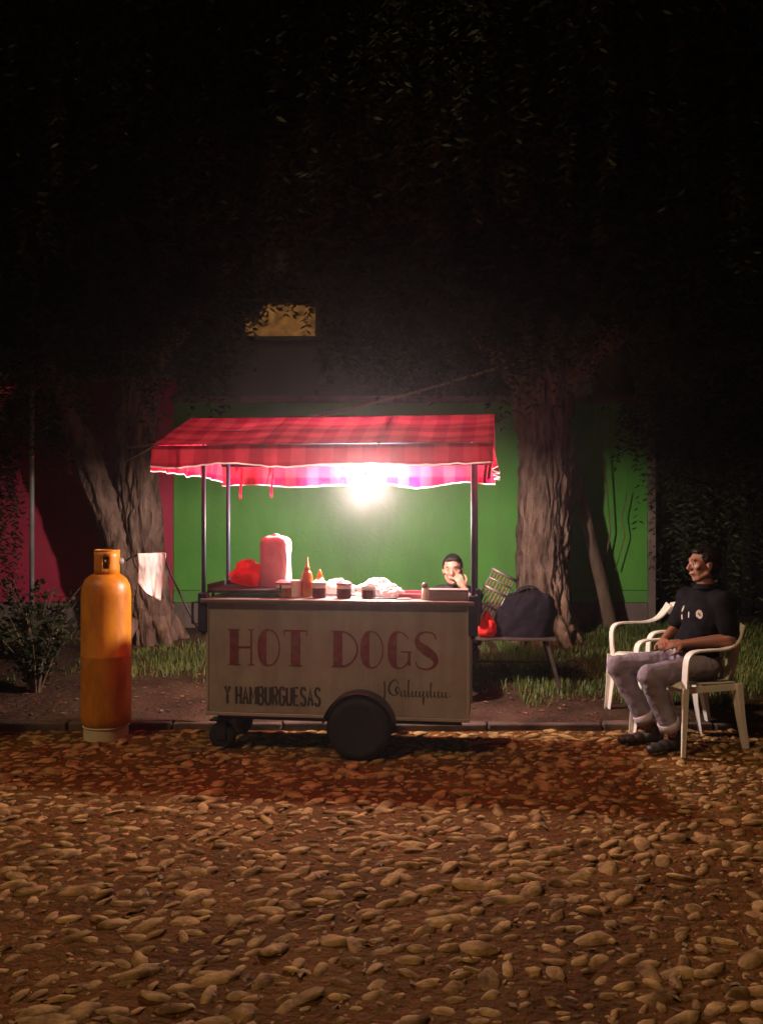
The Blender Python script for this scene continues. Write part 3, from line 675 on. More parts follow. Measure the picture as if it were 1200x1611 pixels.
def fat(ch, x):
    k = Ink(); w = .15; FT = .030
    if ch == 'H':
        k.line((x+FT, Z0), (x+FT, Z0+H), FT).line((x+w-TH, Z0), (x+w-TH, Z0+H), TH).line((x+FT*2, Z0+H*.5), (x+w-TH*2, Z0+H*.5), TH)
        for c, l in ((x+FT, .042), (x+w-TH, .022)): k.line((c-l, Z0+.004), (c+l, Z0+.004), .004).line((c-l, Z0+H-.004), (c+l, Z0+H-.004), .004)
    elif ch == 'O':
        cx = x+w/2; rx, rz = w/2, H/2+.004; pts = []; ws = []
        for i in range(48):
            a = 2*math.pi*i/48; f = max(0, -math.cos(a))**1.1; hw = TH*.75+ (FT-TH*.75)*f
            pts.append((cx+(rx-hw)*math.cos(a), Z0+H/2+(rz-TH)*math.sin(a))); ws.append(hw)
        k.stroke(pts, ws, True)
    elif ch == 'T':
        k.line((x+w*.5, Z0), (x+w*.5, Z0+H-.012), FT).line((x-.002, Z0+H-.006), (x+w+.002, Z0+H-.006), .006)
        k.line((x, Z0+H-.04), (x, Z0+H-.006), .004).line((x+w, Z0+H-.04), (x+w, Z0+H-.006), .004).line((x+w*.5-.045, Z0+.004), (x+w*.5+.045, Z0+.004), .004)
    elif ch == 'D':
        k.line((x+FT, Z0), (x+FT, Z0+H), FT)
        k.stroke(curve(lambda t: (x+FT*1.6+(w-FT*1.4)*math.sin(math.pi*t), Z0+H/2+(H/2-TH)*math.cos(math.pi*t)), 30), TH)
        k.line((x-.01, Z0+.004), (x+FT*2, Z0+.004), .004).line((x-.01, Z0+H-.004), (x+FT*2, Z0+H-.004), .004)
    elif ch == 'G':
        cx = x+w/2; rx, rz = w/2, H/2+.004; pts = []; ws = []
        for i in range(40):
            a = R(38)+R(300)*i/39; f = max(0, -math.cos(a))**1.1; hw = TH*.75+(FT-TH*.75)*f
            pts.append((cx+(rx-hw)*math.cos(a), Z0+H/2+(rz-TH)*math.sin(a))); ws.append(hw)
        k.stroke(pts, ws); k.line((x+w-.012, Z0+.02), (x+w-.012, Z0+H*.46), .009).line((x+w*.55, Z0+H*.46), (x+w+.004, Z0+H*.46), .005)
    elif ch == 'S':
        P = [(.92,.80),(.82,.95),(.55,1.0),(.25,.95),(.12,.80),(.22,.64),(.50,.50),(.80,.35),(.90,.20),(.78,.06),(.48,0.0),(.18,.05),(.06,.20)]
        W = [.004,.005,.006,.008,.014,.024,.031,.026,.016,.009,.006,.005,.004]
        Q = []; WW = []
        for a in range(len(P)-1):
            p0, p1, p2, p3 = [np.array(P[min(max(a+d_, 0), len(P)-1)]) for d_ in (-1, 0, 1, 2)]
            for b in range(8):
                t = b/8; q = .5*((2*p1)+(p2-p0)*t+(2*p0-5*p1+4*p2-p3)*t*t+(-p0+3*p1-3*p2+p3)*t**3); Q.append((x+q[0]*w, Z0+q[1]*H)); WW.append(W[a]*(1-t)+W[a+1]*t)
        Q.append((x+P[-1][0]*w, Z0+P[-1][1]*H)); WW.append(W[-1]); k.stroke(Q, WW)
    return k
for ch, x in (('H', -.695), ('O', -.510), ('T', -.335)): fat(ch, x).build('letter', M['redtext'])
for ch, x in (('D', -.015), ('O', .160), ('G', .335), ('S', .505)): fat(ch, x).build('letter', M['redtext'])
GL = {'Y': [[(0,1),(.5,.5),(1,1)],[(.5,.5),(.5,0)]], 'H': [[(0,0),(0,1)],[(1,0),(1,1)],[(0,.5),(1,.5)]], 'A': [[(0,0),(.5,1),(1,0)],[(.2,.35),(.8,.35)]],
      'M': [[(0,0),(0,1),(.5,.35),(1,1),(1,0)]], 'B': [[(0,0),(0,1),(.7,1),(.95,.85),(.95,.65),(.7,.52),(0,.52)],[(.7,.52),(1,.38),(1,.15),(.75,0),(0,0)]],
      'U': [[(0,1),(0,.2),(.25,0),(.75,0),(1,.2),(1,1)]], 'R': [[(0,0),(0,1),(.75,1),(1,.85),(1,.65),(.75,.5),(0,.5)],[(.5,.5),(1,0)]],
      'G': [[(1,.82),(.75,1),(.25,1),(0,.8),(0,.2),(.25,0),(.75,0),(1,.2),(1,.48),(.6,.48)]], 'E': [[(1,1),(0,1),(0,0),(1,0)],[(0,.52),(.8,.52)]],
      'S': [[(1,.84),(.75,1),(.25,1),(0,.82),(.1,.62),(.9,.4),(1,.2),(.75,0),(.25,0),(0,.17)]]}
x = -.725
for ch in 'Y HAMBURGUESAS':
    if ch == ' ': x += .028; continue
    k = Ink(); lw = .030 if ch != 'M' else .038
    for st in GL[ch]:
        k.stroke([(x+p[0]*lw, .318+p[1]*.112) for p in st], .0085)
    k.build('letter', M['blacktext']); x += lw + .0165
# loose brush script at the lower right, too worn to read
k = Ink()
def scr(pts, w=.0036):
    P_ = []
    for a in range(len(pts)-1):
        p0, p1, p2, p3 = [np.array(pts[min(max(a+d_, 0), len(pts)-1)]) for d_ in (-1, 0, 1, 2)]
        for b in range(7):
            t_ = b/7; P_.append(tuple(.5*((2*p1)+(p2-p0)*t_+(2*p0-5*p1+4*p2-p3)*t_*t_+(-p0+3*p1-3*p2+p3)*t_**3)))
    P_.append(tuple(pts[-1])); W_ = []
    for a in range(len(P_)):
        b, c = P_[max(a-1, 0)], P_[min(a+1, len(P_)-1)]; dn = (b[1]-c[1])/(math.hypot(b[0]-c[0], b[1]-c[1])+1e-9); W_.append(w*(.55+.75*max(dn, 0)))
    k.stroke(P_, W_)
scr([(.315,.485),(.318,.43),(.316,.375)], .0045)
scr([(.405,.470),(.385,.497),(.352,.470),(.345,.425),(.372,.398),(.400,.412),(.412,.440),(.398,.452),(.388,.430),(.402,.404)], .0060)
x_, rs_ = .412, random.Random(4)
pts_ = [(x_, .398)]
for hgt in (.030, .036, .10, .028, .034, .030, -.05, .032, .085, .030, .034, .028, .030):
    w_ = .0235
    pts_ += [(x_+w_*.25, .392+.4*abs(hgt)), (x_+w_*.62, .392+max(hgt, .03)), (x_+w_*.40, .392+max(hgt, .03)*.97), (x_+w_*.42, .392+(hgt if hgt < 0 else .008)), (x_+w_*.75, .391)]; x_ += w_
pts_ += [(x_+.02, .405)]
scr(pts_, .0036)
k.build('script_lettering', M['scripttext'])

# bare bulb hung inside the awning
BU, BV, BZ = .108, .65, 1.748
bp = cw(BU, BV, 0)
bulb = thing('light_bulb', 'glaring bare light bulb hanging under the red awning', 'light bulb', (bp.x, bp.y, BZ), CRZ)
MB().lathe([(0,-.068),(.024,-.062),(.042,-.044),(.049,-.018),(.045,.008),(.030,.030),(.017,.041),(0,.0412)], n=22).build('glass', M['bulb'], bulb, smooth=True)
MB().lathe([(.0,.0415),(.016,.0415),(.019,.05),(.019,.085),(.010,.10),(0,.10)], n=14).build('lamp_holder', M['plastic_dark'], bulb, smooth=True)
MB().tube([(0,0,.09),(.005,-.01,.16),(.01,-.04,.24),(.012,-.06,.30)], .003, 6).build('cord', M['plastic_dark'], bulb)

# ------------------------------------------------------------------ things on the counter
CT = 1.0005
def on_cart(name, label, cat, u, v, rz=0., group=None):
    p = cw(u, v, CT); return thing(name, label, cat, p, CRZ+rz, group)
t = on_cart('griddle', 'flat black iron griddle on the left end of the counter', 'griddle', -.62, .27)
MB().box(-.25, .25, -.20, .20, .028, .05).build('plate', M['iron'], t, bevel=.004)
MB().box(-.25, -.238, -.20, .20, .0505, .085).box(.238, .25, -.20, .20, .0505, .085).box(-.2375, .2375, .188, .20, .0505, .085).build('splash_rim', M['iron'], t, bevel=.002)
for sx in (-.22, .22):
    for sy in (-.17, .17): MB().tube([(sx, sy, 0), (sx, sy, .0275)], .012, 8).build('leg', M['iron'], t)

def lump(name, m, rx, ry, rz, seed, amp, knot=0., nu=40, nv=26, parent=None, fold=7):
    def f(a, b):
        ph = 2*math.pi*a; th = math.pi*b; s = math.sin(th); c = math.cos(th)
        q = Vector((s*math.cos(ph), s*math.sin(ph), c))
        k = 1 + amp*noise.noise(q*1.7+Vector((seed,0,0))) + .5*amp*noise.noise(q*5+Vector((0,seed,0))) + knot*max(c, 0)*.3*math.sin(fold*ph+seed)
        z = rz*(1+c*k*(1+knot*max(c-.75,0)*2.2)) ; rr = k*(1-knot*.8*max(c-.1, 0))
        return (rx*q.x*rr, ry*q.y*rr, max(z*.5*1.0, 0.0) if True else z, a*.5, b*.3)
    return MB().grid(f, nu, nv).build(name, m, parent, smooth=True)
def film_bag(name, label, m, u, v, rx, ry, h, seed, group=None):
    t = on_cart(name, label, 'bag', u, v, 0, group)
    lump('film', m, rx, ry, h, seed, .34, .38, parent=t)
    MB().tube([(0,0,h*.93),(.008,.004,h*1.02),(.030,.006,h*1.04)], [.012,.008,.014], 8).build('knot', m, t, smooth=True)
    return t
film_bag('plastic_bag', 'rounded red plastic bag lying on the griddle beside the tall white pack', M['bag_pink'], -.665, .36, .13, .09, .165, 2.0).location.z = CT+.0505

t = on_cart('bread_pack', 'tall white wrapped pack with rounded top, tallest thing on the counter', 'package', -.475, .34)
def pk(a, b):
    ph = 2*math.pi*a; c, s = math.cos(ph), math.sin(ph); e = .38
    x = abs(c)**e*(1 if c > 0 else -1); y = abs(s)**e*(1 if s > 0 else -1)
    if b < .8: k = 1; z = .30*b/.8
    else: q = (b-.8)/.2; k = math.cos(q*math.pi/2)**.75; z = .30 + .05*math.sin(q*math.pi/2)
    w = 1+.05*noise.noise(Vector((x*2, y*2, z*9)))+.03*noise.noise(Vector((x*6, y*6, z*22)))
    return (.098*x*k*w, .075*y*k*w, z + .008*noise.noise(Vector((x*3, y*3, 1)))*k, a, b)
MB().grid(pk, 48, 30).build('wrapping', M['wrap'], t, smooth=True).location = (0, 0, .0505)
MB().lathe([(0,.385),(.02,.39),(.03,.402),(.012,.412),(.0,.41)], n=12).build('twist', M['wrap'], t, smooth=True)
t.location = cw(-.475, .34, CT)

def jar(name, label, u, v, r, h, m, lidm, fill=.72, group=None, cat='jar'):
    t = on_cart(name, label, cat, u, v, 0, group)
    MB().lathe([(0,0),(r*.9,0),(r,.006),(r,h*fill),(0,h*fill)], n=22).build('filling', m, t, smooth=False)
    MB().lathe([(r*1.0,h*fill+.001),(r*1.03,h*fill+.001),(r*1.04,h),(r*.96,h),(r*.95,h*fill+.001)], n=22).build('rim', M['plastic_white'], t, smooth=False)
    if lidm: MB().lathe([(r*1.05,h+.001),(r*1.08,h+.001),(r*1.08,h+.013),(r*.6,h+.026),(0,h+.026)], n=22).build('lid', lidm, t)
    return t
jar('condiment_jar', 'squat jar of brown relish at the foot of the tall white pack', -.365, .13, .056, .085, M['relish'], M['tray'])
jar('condiment_jar', 'dark sauce jar with pale lid just right of the amber bottle', -.130, .12, .046, .088, M['salsa'], M['paper'])
jar('condiment_jar', 'dark red sauce jar, middle one of the three on the counter', .035, .12, .048, .084, M['salsa'], M['tray'])
jar('condiment_jar', 'dark sauce jar nearest the white film bags, rightmost of the three', .195, .13, .046, .074, M['salsa'], None)
t = on_cart('napkin_roll', 'small white paper roll standing beside the amber bottle', 'paper roll', -.29, .14)
MB().lathe([(.014,0),(.036,0),(.038,.004),(.038,.105),(.034,.11),(.014,.11),(.014,0)], n=24).build('paper', M['paper'], t, smooth=False)
MB().lathe([(.0115,.002),(.0135,.002),(.0135,.108),(.0115,.108)], n=16).build('core', M['wicker'], t)
t = on_cart('sauce_bottle', 'tall amber squeeze bottle with pointed nozzle on the counter', 'bottle', -.218, .16)
MB().lathe([(0,0),(.034,0),(.037,.01),(.037,.135),(.030,.16),(.018,.175),(0,.175)], n=24).build('body', M['mustard'], t, smooth=True)
MB().lathe([(0,.1755),(.020,.1755),(.020,.195),(.012,.20),(.004,.262),(0,.264)], n=16).build('nozzle', M['mustard'], t, smooth=True)
t = on_cart('sauce_bottle', 'shorter orange squeeze bottle behind the tall amber one', 'bottle', -.155, .27)
MB().lathe([(0,0),(.036,0),(.038,.01),(.036,.09),(.024,.12),(0,.12)], n=24).build('body', M['mustard'], t, smooth=True)
MB().lathe([(0,.1205),(.02,.1205),(.02,.135),(.004,.175),(0,.176)], n=16).build('nozzle', M['mustard'], t, smooth=True)
M['film'] = cloth_mat('white_film', (.80, .74, .74), (.82, .76, .76), .5)
film_bag('plastic_bag', 'crumpled white film bag behind the rightmost sauce jar', M['film'], .235, .30, .13, .09, .105, 5.0)
film_bag('plastic_bag', 'small flat white film bag at the middle of the counter', M['film'], .345, .17, .075, .06, .07, 8.0)
film_bag('plastic_bag', 'low white bread bag behind the dark sauce jar by the amber bottle', M['film'], -.05, .33, .13, .08, .095, 11.0)
t = on_cart('tray', 'low rose coloured tray toward the right end of the counter', 'tray', .50, .27)
MB().box(-.13, .13, -.14, .14, 0, .008).build('base', M['tray'], t, bevel=.003)
MB().box(-.13, -.122, -.14, .14, .0085, .03).box(.122, .13, -.14, .14, .0085, .03).box(-.1215, .1215, -.14, -.132, .0085, .03).box(-.1215, .1215, .132, .14, .0085, .03).build('rim', M['tray'], t, bevel=.002)
t = on_cart('napkin_box', 'low grey box on the right end of the counter before the vendor', 'box', .715, .10)
MB().box(-.125, .125, -.06, .06, 0, .055).build('body', M['greybox'], t, bevel=.005)
MB().box(-.127, .127, -.062, .062, .0553, .068).build('lid', M['greybox'], t, bevel=.004)
t = on_cart('salt_shaker', 'slim pale shaker standing at the left end of the grey box', 'shaker', .565, .08)
MB().lathe([(0,0),(.020,0),(.022,.005),(.019,.075),(0,.075)], n=18).build('body', M['plastic_white'], t, smooth=True)
MB().lathe([(0,.0755),(.02,.0755),(.02,.095),(.012,.107),(0,.108)], n=18).build('cap', M['greybox'], t, smooth=True)
t = on_cart('spatula', 'metal spatula lying across the white film on the counter', 'spatula', .36, .05, .35)
MB().box(-.13, .03, -.006, .006, .004, .012).build('handle', M['plastic_dark'], t, bevel=.002)
MB().box(.031, .12, -.032, .032, .004, .0065).build('blade', M['steel'], t)

# ------------------------------------------------------------------ gas cylinder, hose, rag
gx, gy = -1.90, 6.37; g0 = gz(gx, gy)
gas = thing('gas_cylinder', 'tall orange yellow gas cylinder standing left of the cart', 'gas cylinder', (gx, gy, g0), R(20))
MB().lathe([(.135,-.01),(.150,-.01),(.150,.075),(.158,.085),(.150,.09),(.135,.085)], n=40).build('foot_ring', M['cyl_foot'], gas, smooth=False)
MB().lathe([(0,.055),(.09,.06),(.145,.080),(.164,.115),(.168,.16),(.168,.56),(.1695,.564),(.1695,.574),(.168,.578),(.168,.99),(.160,1.05),(.138,1.095),(.10,1.125),(.055,1.14),(.03,1.145),(.03,1.165),(0,1.165)], n=56).build('body', M['cyl'], gas, smooth=True)
def collar(a, b):
    an = R(-150)+R(300)*a; cut = .05*max(0, math.sin(a*math.pi*3))**3 if .2 < a < .8 else 0
    z = 1.125 + (.165)*b; return (.088*math.cos(an), .088*math.sin(an), z)
cb = MB().grid(collar, 44, 4)
cb.f = [f for f in cb.f if not (1 <= f[0]//45 <= 2 and (f[0] % 45) % 15 in (6, 7, 8, 9))]
cb.build('collar', M['cyl'], gas, smooth=True, solid=.006)
MB().tube([(.088*math.cos(R(-150+300*k/30)), .088*math.sin(R(-150+300*k/30)), 1.29) for k in range(31)], .006, 8).build('collar_rim', M['cyl'], gas, smooth=True)
vl = MB().tube([(0,0,1.16),(0,0,1.235)], .016, 10).tube([(0,0,1.205),(.05,0,1.205)], .012, 10).build('valve', M['brass'], gas, smooth=True)
MB().lathe([(0,1.236),(.026,1.236),(.03,1.246),(.026,1.262),(0,1.262)], n=10).build('hand_wheel', M['plastic_dark'], vl)
MB().lathe([(0,-.02),(.032,-.018),(.036,0),(.030,.02),(0,.022)], c=(.085,0,1.215), n=16).build('regulator', M['greybox'], vl, smooth=True)
v0 = Vector((gx, gy, g0)) + Matrix.Rotation(R(20), 3, 'Z') @ Vector((.12, 0, 1.215)); v0.y -= .01
v0 = Vector((gx + .123, gy+.045, g0+1.215))
e0 = cw(-.862, .40, .72)
hp = [v0, v0+Vector((.06,.015,.035)), v0+Vector((.14,.09,.032)), v0+Vector((.225,.17,.0)), Vector((-1.50,6.60,1.10)), Vector((-1.36,6.50,.86)), Vector((-1.25,6.38,.74)), e0]
hs = []
for i in range(len(hp)-1):
    p0, p1, p2, p3 = hp[max(i-1,0)], hp[i], hp[i+1], hp[min(i+2,len(hp)-1)]
    for k in range(8):
        t_ = k/8; hs.append(.5*((2*p1)+(p2-p0)*t_+(2*p0-5*p1+4*p2-p3)*t_*t_+(-p0+3*p1-3*p2+p3)*t_**3))
hs.append(hp[-1])
hose = MB().tube(hs, .007, 8).build('gas_hose', M['rubber'], smooth=True); tag(hose, 'dark rubber gas hose running from the orange cylinder to the cart', 'hose')
# rag thrown over the hose
rc = v0+Vector((.145, .095, .040))
def ragf(a, b):
    w = .165*(1-.18*b)*(1 - .55*max(b-.78, 0)/.22*(1 if a < .5 else .5)); x = (a-.5)*w + .018*b
    front_side = b*.34 - .06
    fold = .006*math.sin(a*9+b*4)*(.3+b) + .020*noise.noise(Vector((a*2.2, b*2.5, 2)))*b + .006*noise.noise(Vector((a*8, b*8, 7)))
    if front_side < 0: y_ = .016*(1) ; z_ = front_side*.9
    else: y_ = -.016; z_ = -front_side
    t_ = min(max((b*.34-.045)/.03, 0), 1); y_ = .013 - .028*t_
    z_ = -.02*abs(b*.34-.06)/.06 if abs(b*.34-.06) < .02 else (-(abs(b*.34-.06)))
    tail = -.05*max(b-.75, 0)/.25*(a*1.2)
    return (rc.x + x + .01*math.sin(b*6), rc.y + y_ + fold + .95*x, rc.z + .010 + z_ + tail, a*.2, b*.3)
rag = MB().grid(ragf, 26, 34).build('rag', M['rag'], smooth=True, solid=.003); tag(rag, 'crumpled white rag hung over the gas hose beside the orange cylinder', 'rag')

# ------------------------------------------------------------------ ropes above the awning
A = Vector((-2.45, 8.9, 2.18)); B = Vector((1.45, 8.9, 3.05))
rope = MB().tube([A.lerp(B, k/20)+Vector((0,0,-.10*math.sin(math.pi*k/20))) for k in range(21)], .013, 7).build('rope', M['rope'], smooth=True)
tag(rope, 'upper slack rope slung between the two trees above the awning', 'rope')
A = Vector((-2.45, 8.85, 2.05)); B = cw(AU0+.02, AVR, ZR+.01)
rope2 = MB().tube([A.lerp(B, k/12)+Vector((0,0,-.03*math.sin(math.pi*k/12))) for k in range(13)], .008, 7).build('rope', M['rope'], smooth=True)
tag(rope2, 'short stay rope from the leaning tree to the awning corner', 'rope')

# ------------------------------------------------------------------ white plastic chairs
def spline(pts, n=8):
    P = [Vector(p) for p in pts]; out = []
    for i in range(len(P)-1):
        p0, p1, p2, p3 = P[max(i-1,0)], P[i], P[i+1], P[min(i+2,len(P)-1)]
        for k in range(n):
            t_ = k/n; out.append(.5*((2*p1)+(p2-p0)*t_+(2*p0-5*p1+4*p2-p3)*t_*t_+(-p0+3*p1-3*p2+p3)*t_**3))
    return out+[P[-1]]
def make_chair(label, loc, rz):
    c = thing('plastic_chair', label, 'chair', loc, rz, 'white plastic chairs beside the cart')
    def seatf(a, b):
        x = -.21+.45*a; w = .40+.05*a; y_ = (b-.5)*w
        z = .435 + .018*a - .018*math.exp(-((x)/.14)**2)*math.exp(-(y_/.15)**2) - (.03*max(a-.9, 0)/.1)**1
        return (x, y_, z)
    MB().grid(seatf, 24, 20).build('seat', M['plastic_white'], c, smooth=True, solid=.012)
    ap = MB()
    for s in (-1, 1): ap.box(-.205, .21, s*.212-.004, s*.212+.004, .385, .4275)
    ap.box(.212, .220, -.222, .222, .39, .4275).box(-.214, -.206, -.195, .195, .39, .4275)
    ap.build('apron', M['plastic_white'], c, bevel=.002)
    for s in (-1, 1):
        # L-shaped legs
        Lp = [(-.030,-.012),(.030,-.012),(.030,.030),(.022,.030),(.022,-.004),(-.030,-.004)]
        if s < 0: Lp = [(-a_, b_) for a_, b_ in reversed(Lp)]
        MB().sweep([(.255,s*.262,-.0),(.235,s*.248,.22),(.222,s*.238,.43)], Lp, [.72,.95,1.15], up=(1,0,0)).build('leg', M['plastic_white'], c, bevel=.003)
        Lr = [(-a_, b_) for a_, b_ in reversed(Lp)]
        MB().sweep([(-.275,s*.215,-.0),(-.235,s*.208,.22),(-.212,s*.200,.43)], [(a_, -b_) for a_, b_ in reversed(Lp)], [.68,.9,1.1], up=(1,0,0)).build('leg', M['plastic_white'], c, bevel=.003)
        path = spline([(.222,s*.243,.42),(.226,s*.256,.54),(.215,s*.262,.625),(.165,s*.264,.660),(.05,s*.266,.665),(-.08,s*.262,.668),(-.17,s*.245,.705),(-.235,s*.21,.80)], 7)
        prof = [(-.006,-.026),(.006,-.026),(.006,.026),(-.006,.026)]
        # flat arm strap: its broad face turns from sideways to upward
        vs = []; N = len(path)
        mb = MB()
        for i, p in enumerate(path):
            t_ = (path[min(i+1,N-1)]-path[max(i-1,0)]).normalized()
            side = Vector((0, s, 0)); nrm = side.cross(t_).normalized() if abs(t_.y) < .99 else Vector((1,0,0))
            wid = .027 if i < N*.75 else .027+.022*(i-N*.75)/(N*.25)
            b_ = (side - t_*side.dot(t_)).normalized()
            for (pa, pb) in ((-.006,-1),(.006,-1),(.006,1),(-.006,1)): vs.append(p + nrm*pa + b_*pb*wid)
        fs = []
        for i in range(N-1):
            for k in range(4): k2 = (k+1) % 4; fs.append((i*4+k, i*4+k2, (i+1)*4+k2, (i+1)*4+k))
        fs += [(3,2,1,0), (N*4-4, N*4-3, N*4-2, N*4-1)]
        mb.add(vs, fs).build('arm', M['plastic_white'], c, bevel=.002)
    back = MB().grid(lambda a, b: (-.232-.055*math.sin(math.pi*a)-.02*b, (a-.5)*.44, .725+.085*b+.035*math.sin(math.pi*a)*b), 24, 4).build('backrest', M['plastic_white'], c, smooth=True, solid=.012)
    for k in range(7):
        a = .08+.84*k/6; xx = -.232-.055*math.sin(math.pi*a); yy = (a-.5)*.44
        MB().sweep([(-.205-.01*math.sin(math.pi*a), yy*.86, .428), (xx+.012, yy*.95, .58), (xx, yy, .735)], [(-.019,-.004),(.019,-.004),(.019,.004),(-.019,.004)], up=(1,0,0)).build('slat', M['plastic_white'], back, bevel=.002)
    return c
TH_ = R(180+20)
make_chair('white plastic armchair the man in black is sitting on', (2.04, 6.13, gz(2.04, 6.13)+.012), TH_)
make_chair('empty white plastic armchair on the far side of the seated man', (2.02, 6.77, .056), TH_-R(5))

# ------------------------------------------------------------------ people
def head_shapes(mb, Mx):
    """Mx: 4x4 head frame, x forward, y left, z up, origin at centre of head; about 0.235 m tall"""
    r3 = Mx.to_3x3()
    def e(c, r): mb.ell(Mx @ Vector(c), r, r3, 18, 12)
    def cp(p, q, a, b): mb.cap(Mx @ Vector(p), Mx @ Vector(q), a, b, 10)
    e((-.012,0,.030), (.096,.076,.088)); e((.028,0,.012), (.066,.064,.085))
    e((.030,0,-.045), (.058,.052,.062)); e((.056,0,-.088), (.028,.030,.026))
    cp((.0,.048,-.055), (.05,.026,-.085), .024, .020); cp((.0,-.048,-.055), (.05,-.026,-.085), .024, .020)
    cp((.088,0,.022), (.112,0,-.018), .009, .013); cp((.098,.010,-.022), (.098,-.010,-.022), .011, .011)
    cp((.080,.036,.038), (.088,.010,.034), .012, .012); cp((.080,-.036,.038), (.088,-.010,.034), .012, .012)
    cp((.066,.040,-.012), (.058,.052,-.004), .018, .016); cp((.066,-.040,-.012), (.058,-.052,-.004), .018, .016)
    cp((.085,.018,-.052), (.092,0,-.050), .008, .010); cp((.085,-.018,-.052), (.092,0,-.050), .008, .010)
    cp((.084,.014,-.062), (.090,0,-.062), .008, .010); cp((.084,-.014,-.062), (.090,0,-.062), .008, .010)
    for s in (-1, 1):
        e((-.008, s*.078, -.004), (.020,.009,.032)); cp((-.006,s*.074,-.02), (-.004,s*.078,-.034), .008, .007)
def head_extras(Mx, par, hair_long=False):
    r3 = Mx.to_3x3(); h = MB()
    h.ell(Mx @ Vector((-.026,0,.040)), (.098,.083,.092), r3, 20, 14); h.ell(Mx @ Vector((-.058,0,-.01)), (.058,.070,.075), r3, 16, 10)
    h.ell(Mx @ Vector((.035,0,.092)), (.040,.058,.026), r3, 14, 8)
    for s in (-1, 1): h.ell(Mx @ Vector((-.004, s*.070, .034)), (.030,.014,.034), r3, 12, 8)
    if hair_long: h.ell(Mx @ Vector((-.10,0,-.015)), (.045,.040,.05), r3, 14, 10)
    remeshed(h, 'hair', M['hair'], .006, 3, par, .004, 60)
    for s in (-1, 1):
        ey = MB().ell(Mx @ Vector((.0775, s*.031, .012)), (.0105,.0120,.0075), r3, 12, 8).build('eye', M['eye'], par, smooth=True)
        MB().ell(Mx @ Vector((.0855, s*.031, .012)), (.0038,.0058,.0058), r3, 10, 6).build('iris', M['iris'], ey, smooth=True)
        MB().tube([Mx @ Vector((.0935, s*.014, .034)), Mx @ Vector((.0955, s*.030, .041)), Mx @ Vector((.083, s*.049, .037))], [.003,.004,.002], 6).build('eyebrow', M['hair'], par, smooth=True)
    MB().tube([Mx @ Vector((.087,.024,-.057)), Mx @ Vector((.1005,.008,-.054)), Mx @ Vector((.1015,0,-.0555)), Mx @ Vector((.1005,-.008,-.054)), Mx @ Vector((.087,-.024,-.057))], [.002,.0045,.0045,.0045,.002], 6).build('lips', M['lip'], par, smooth=True)
def hand_shapes(mb, wrist, dirv, palm_n, thumb_side, curl=.5, spread=.10, size=1.0):
    """wrist point, pointing direction, palm normal, +1/-1 thumb side"""
    d = Vector(dirv).normalized(); n = Vector(palm_n); n = (n - d*n.dot(d)).normalized(); s = d.cross(n).normalized()*thumb_side
    w = Vector(wrist)
    rot = Matrix((d, s, n)).transposed()
    mb.ell(w + d*.050*size, (.050*size, .040*size, .017*size), rot, 14, 10)
    mb.cap(w, w+d*.03*size, .026*size, .024*size, 10)
    for k, (off, L, r) in enumerate(((.032,.070,.0088), (.011,.080,.0092), (-.011,.074,.0088), (-.032,.058,.0078))):
        p = w + d*.085*size + s*off*size; dd = (d + s*off*spread*30*.1).normalized(); ang = 0.
        for seg in (.45, .32, .23):
            ang += curl*(.75 if seg == .45 else 1.0); q = p + (dd*math.cos(ang) + n*math.sin(ang))*L*seg*size
            mb.cap(p, q, r*size, r*.92*size, 8); p = q
    p = w + d*.025*size + s*.030*size; dd = (d*.65 + s*.7 + n*.25).normalized()
    q = p + dd*.038*size; mb.cap(p, q, .013*size, .011*size, 8)
    dd = (d*.85 + s*.25 + n*.35).normalized(); q2 = q + dd*.030*size; mb.cap(q, q2, .011*size, .0095*size, 8)
    dd = (d*.85 + s*.0 + n*.45).normalized(); mb.cap(q2, q2+dd*.022*size, .0095*size, .008*size, 8)

def frame(fwd, up, pos):
    f = Vector(fwd).normalized(); u_ = Vector(up); l = u_.cross(f).normalized(); u_ = f.cross(l)
    m4 = Matrix((f, l, u_)).transposed().to_4x4(); m4.translation = Vector(pos); return m4

def tri_shoe(par, ank, F, name='shoe'):
    F = Vector((F[0], F[1], 0)).normalized(); s = MB(); a = Vector(ank)
    heel = Vector((a.x, a.y, 0)) - F*.045; zf = SHOE_Z
    for (t_, r, z) in ((0,.036,.036),(.07,.040,.042),(.14,.042,.038),(.20,.042,.034),(.245,.034,.030)): s.ell(heel+F*t_+Vector((0,0,zf+z)), (r*1.1, r*1.05, z), None, 14, 10)
    s.cap(heel+F*.03+Vector((0,0,zf+.04)), heel+F*.22+Vector((0,0,zf+.032)), .036, .03); s.cap(heel+F*.035+Vector((0,0,zf+.05)), heel+F*.04+Vector((0,0,zf+.10)), .042, .046)
    return remeshed(s, name, M['shoe'], .008, 3, par)

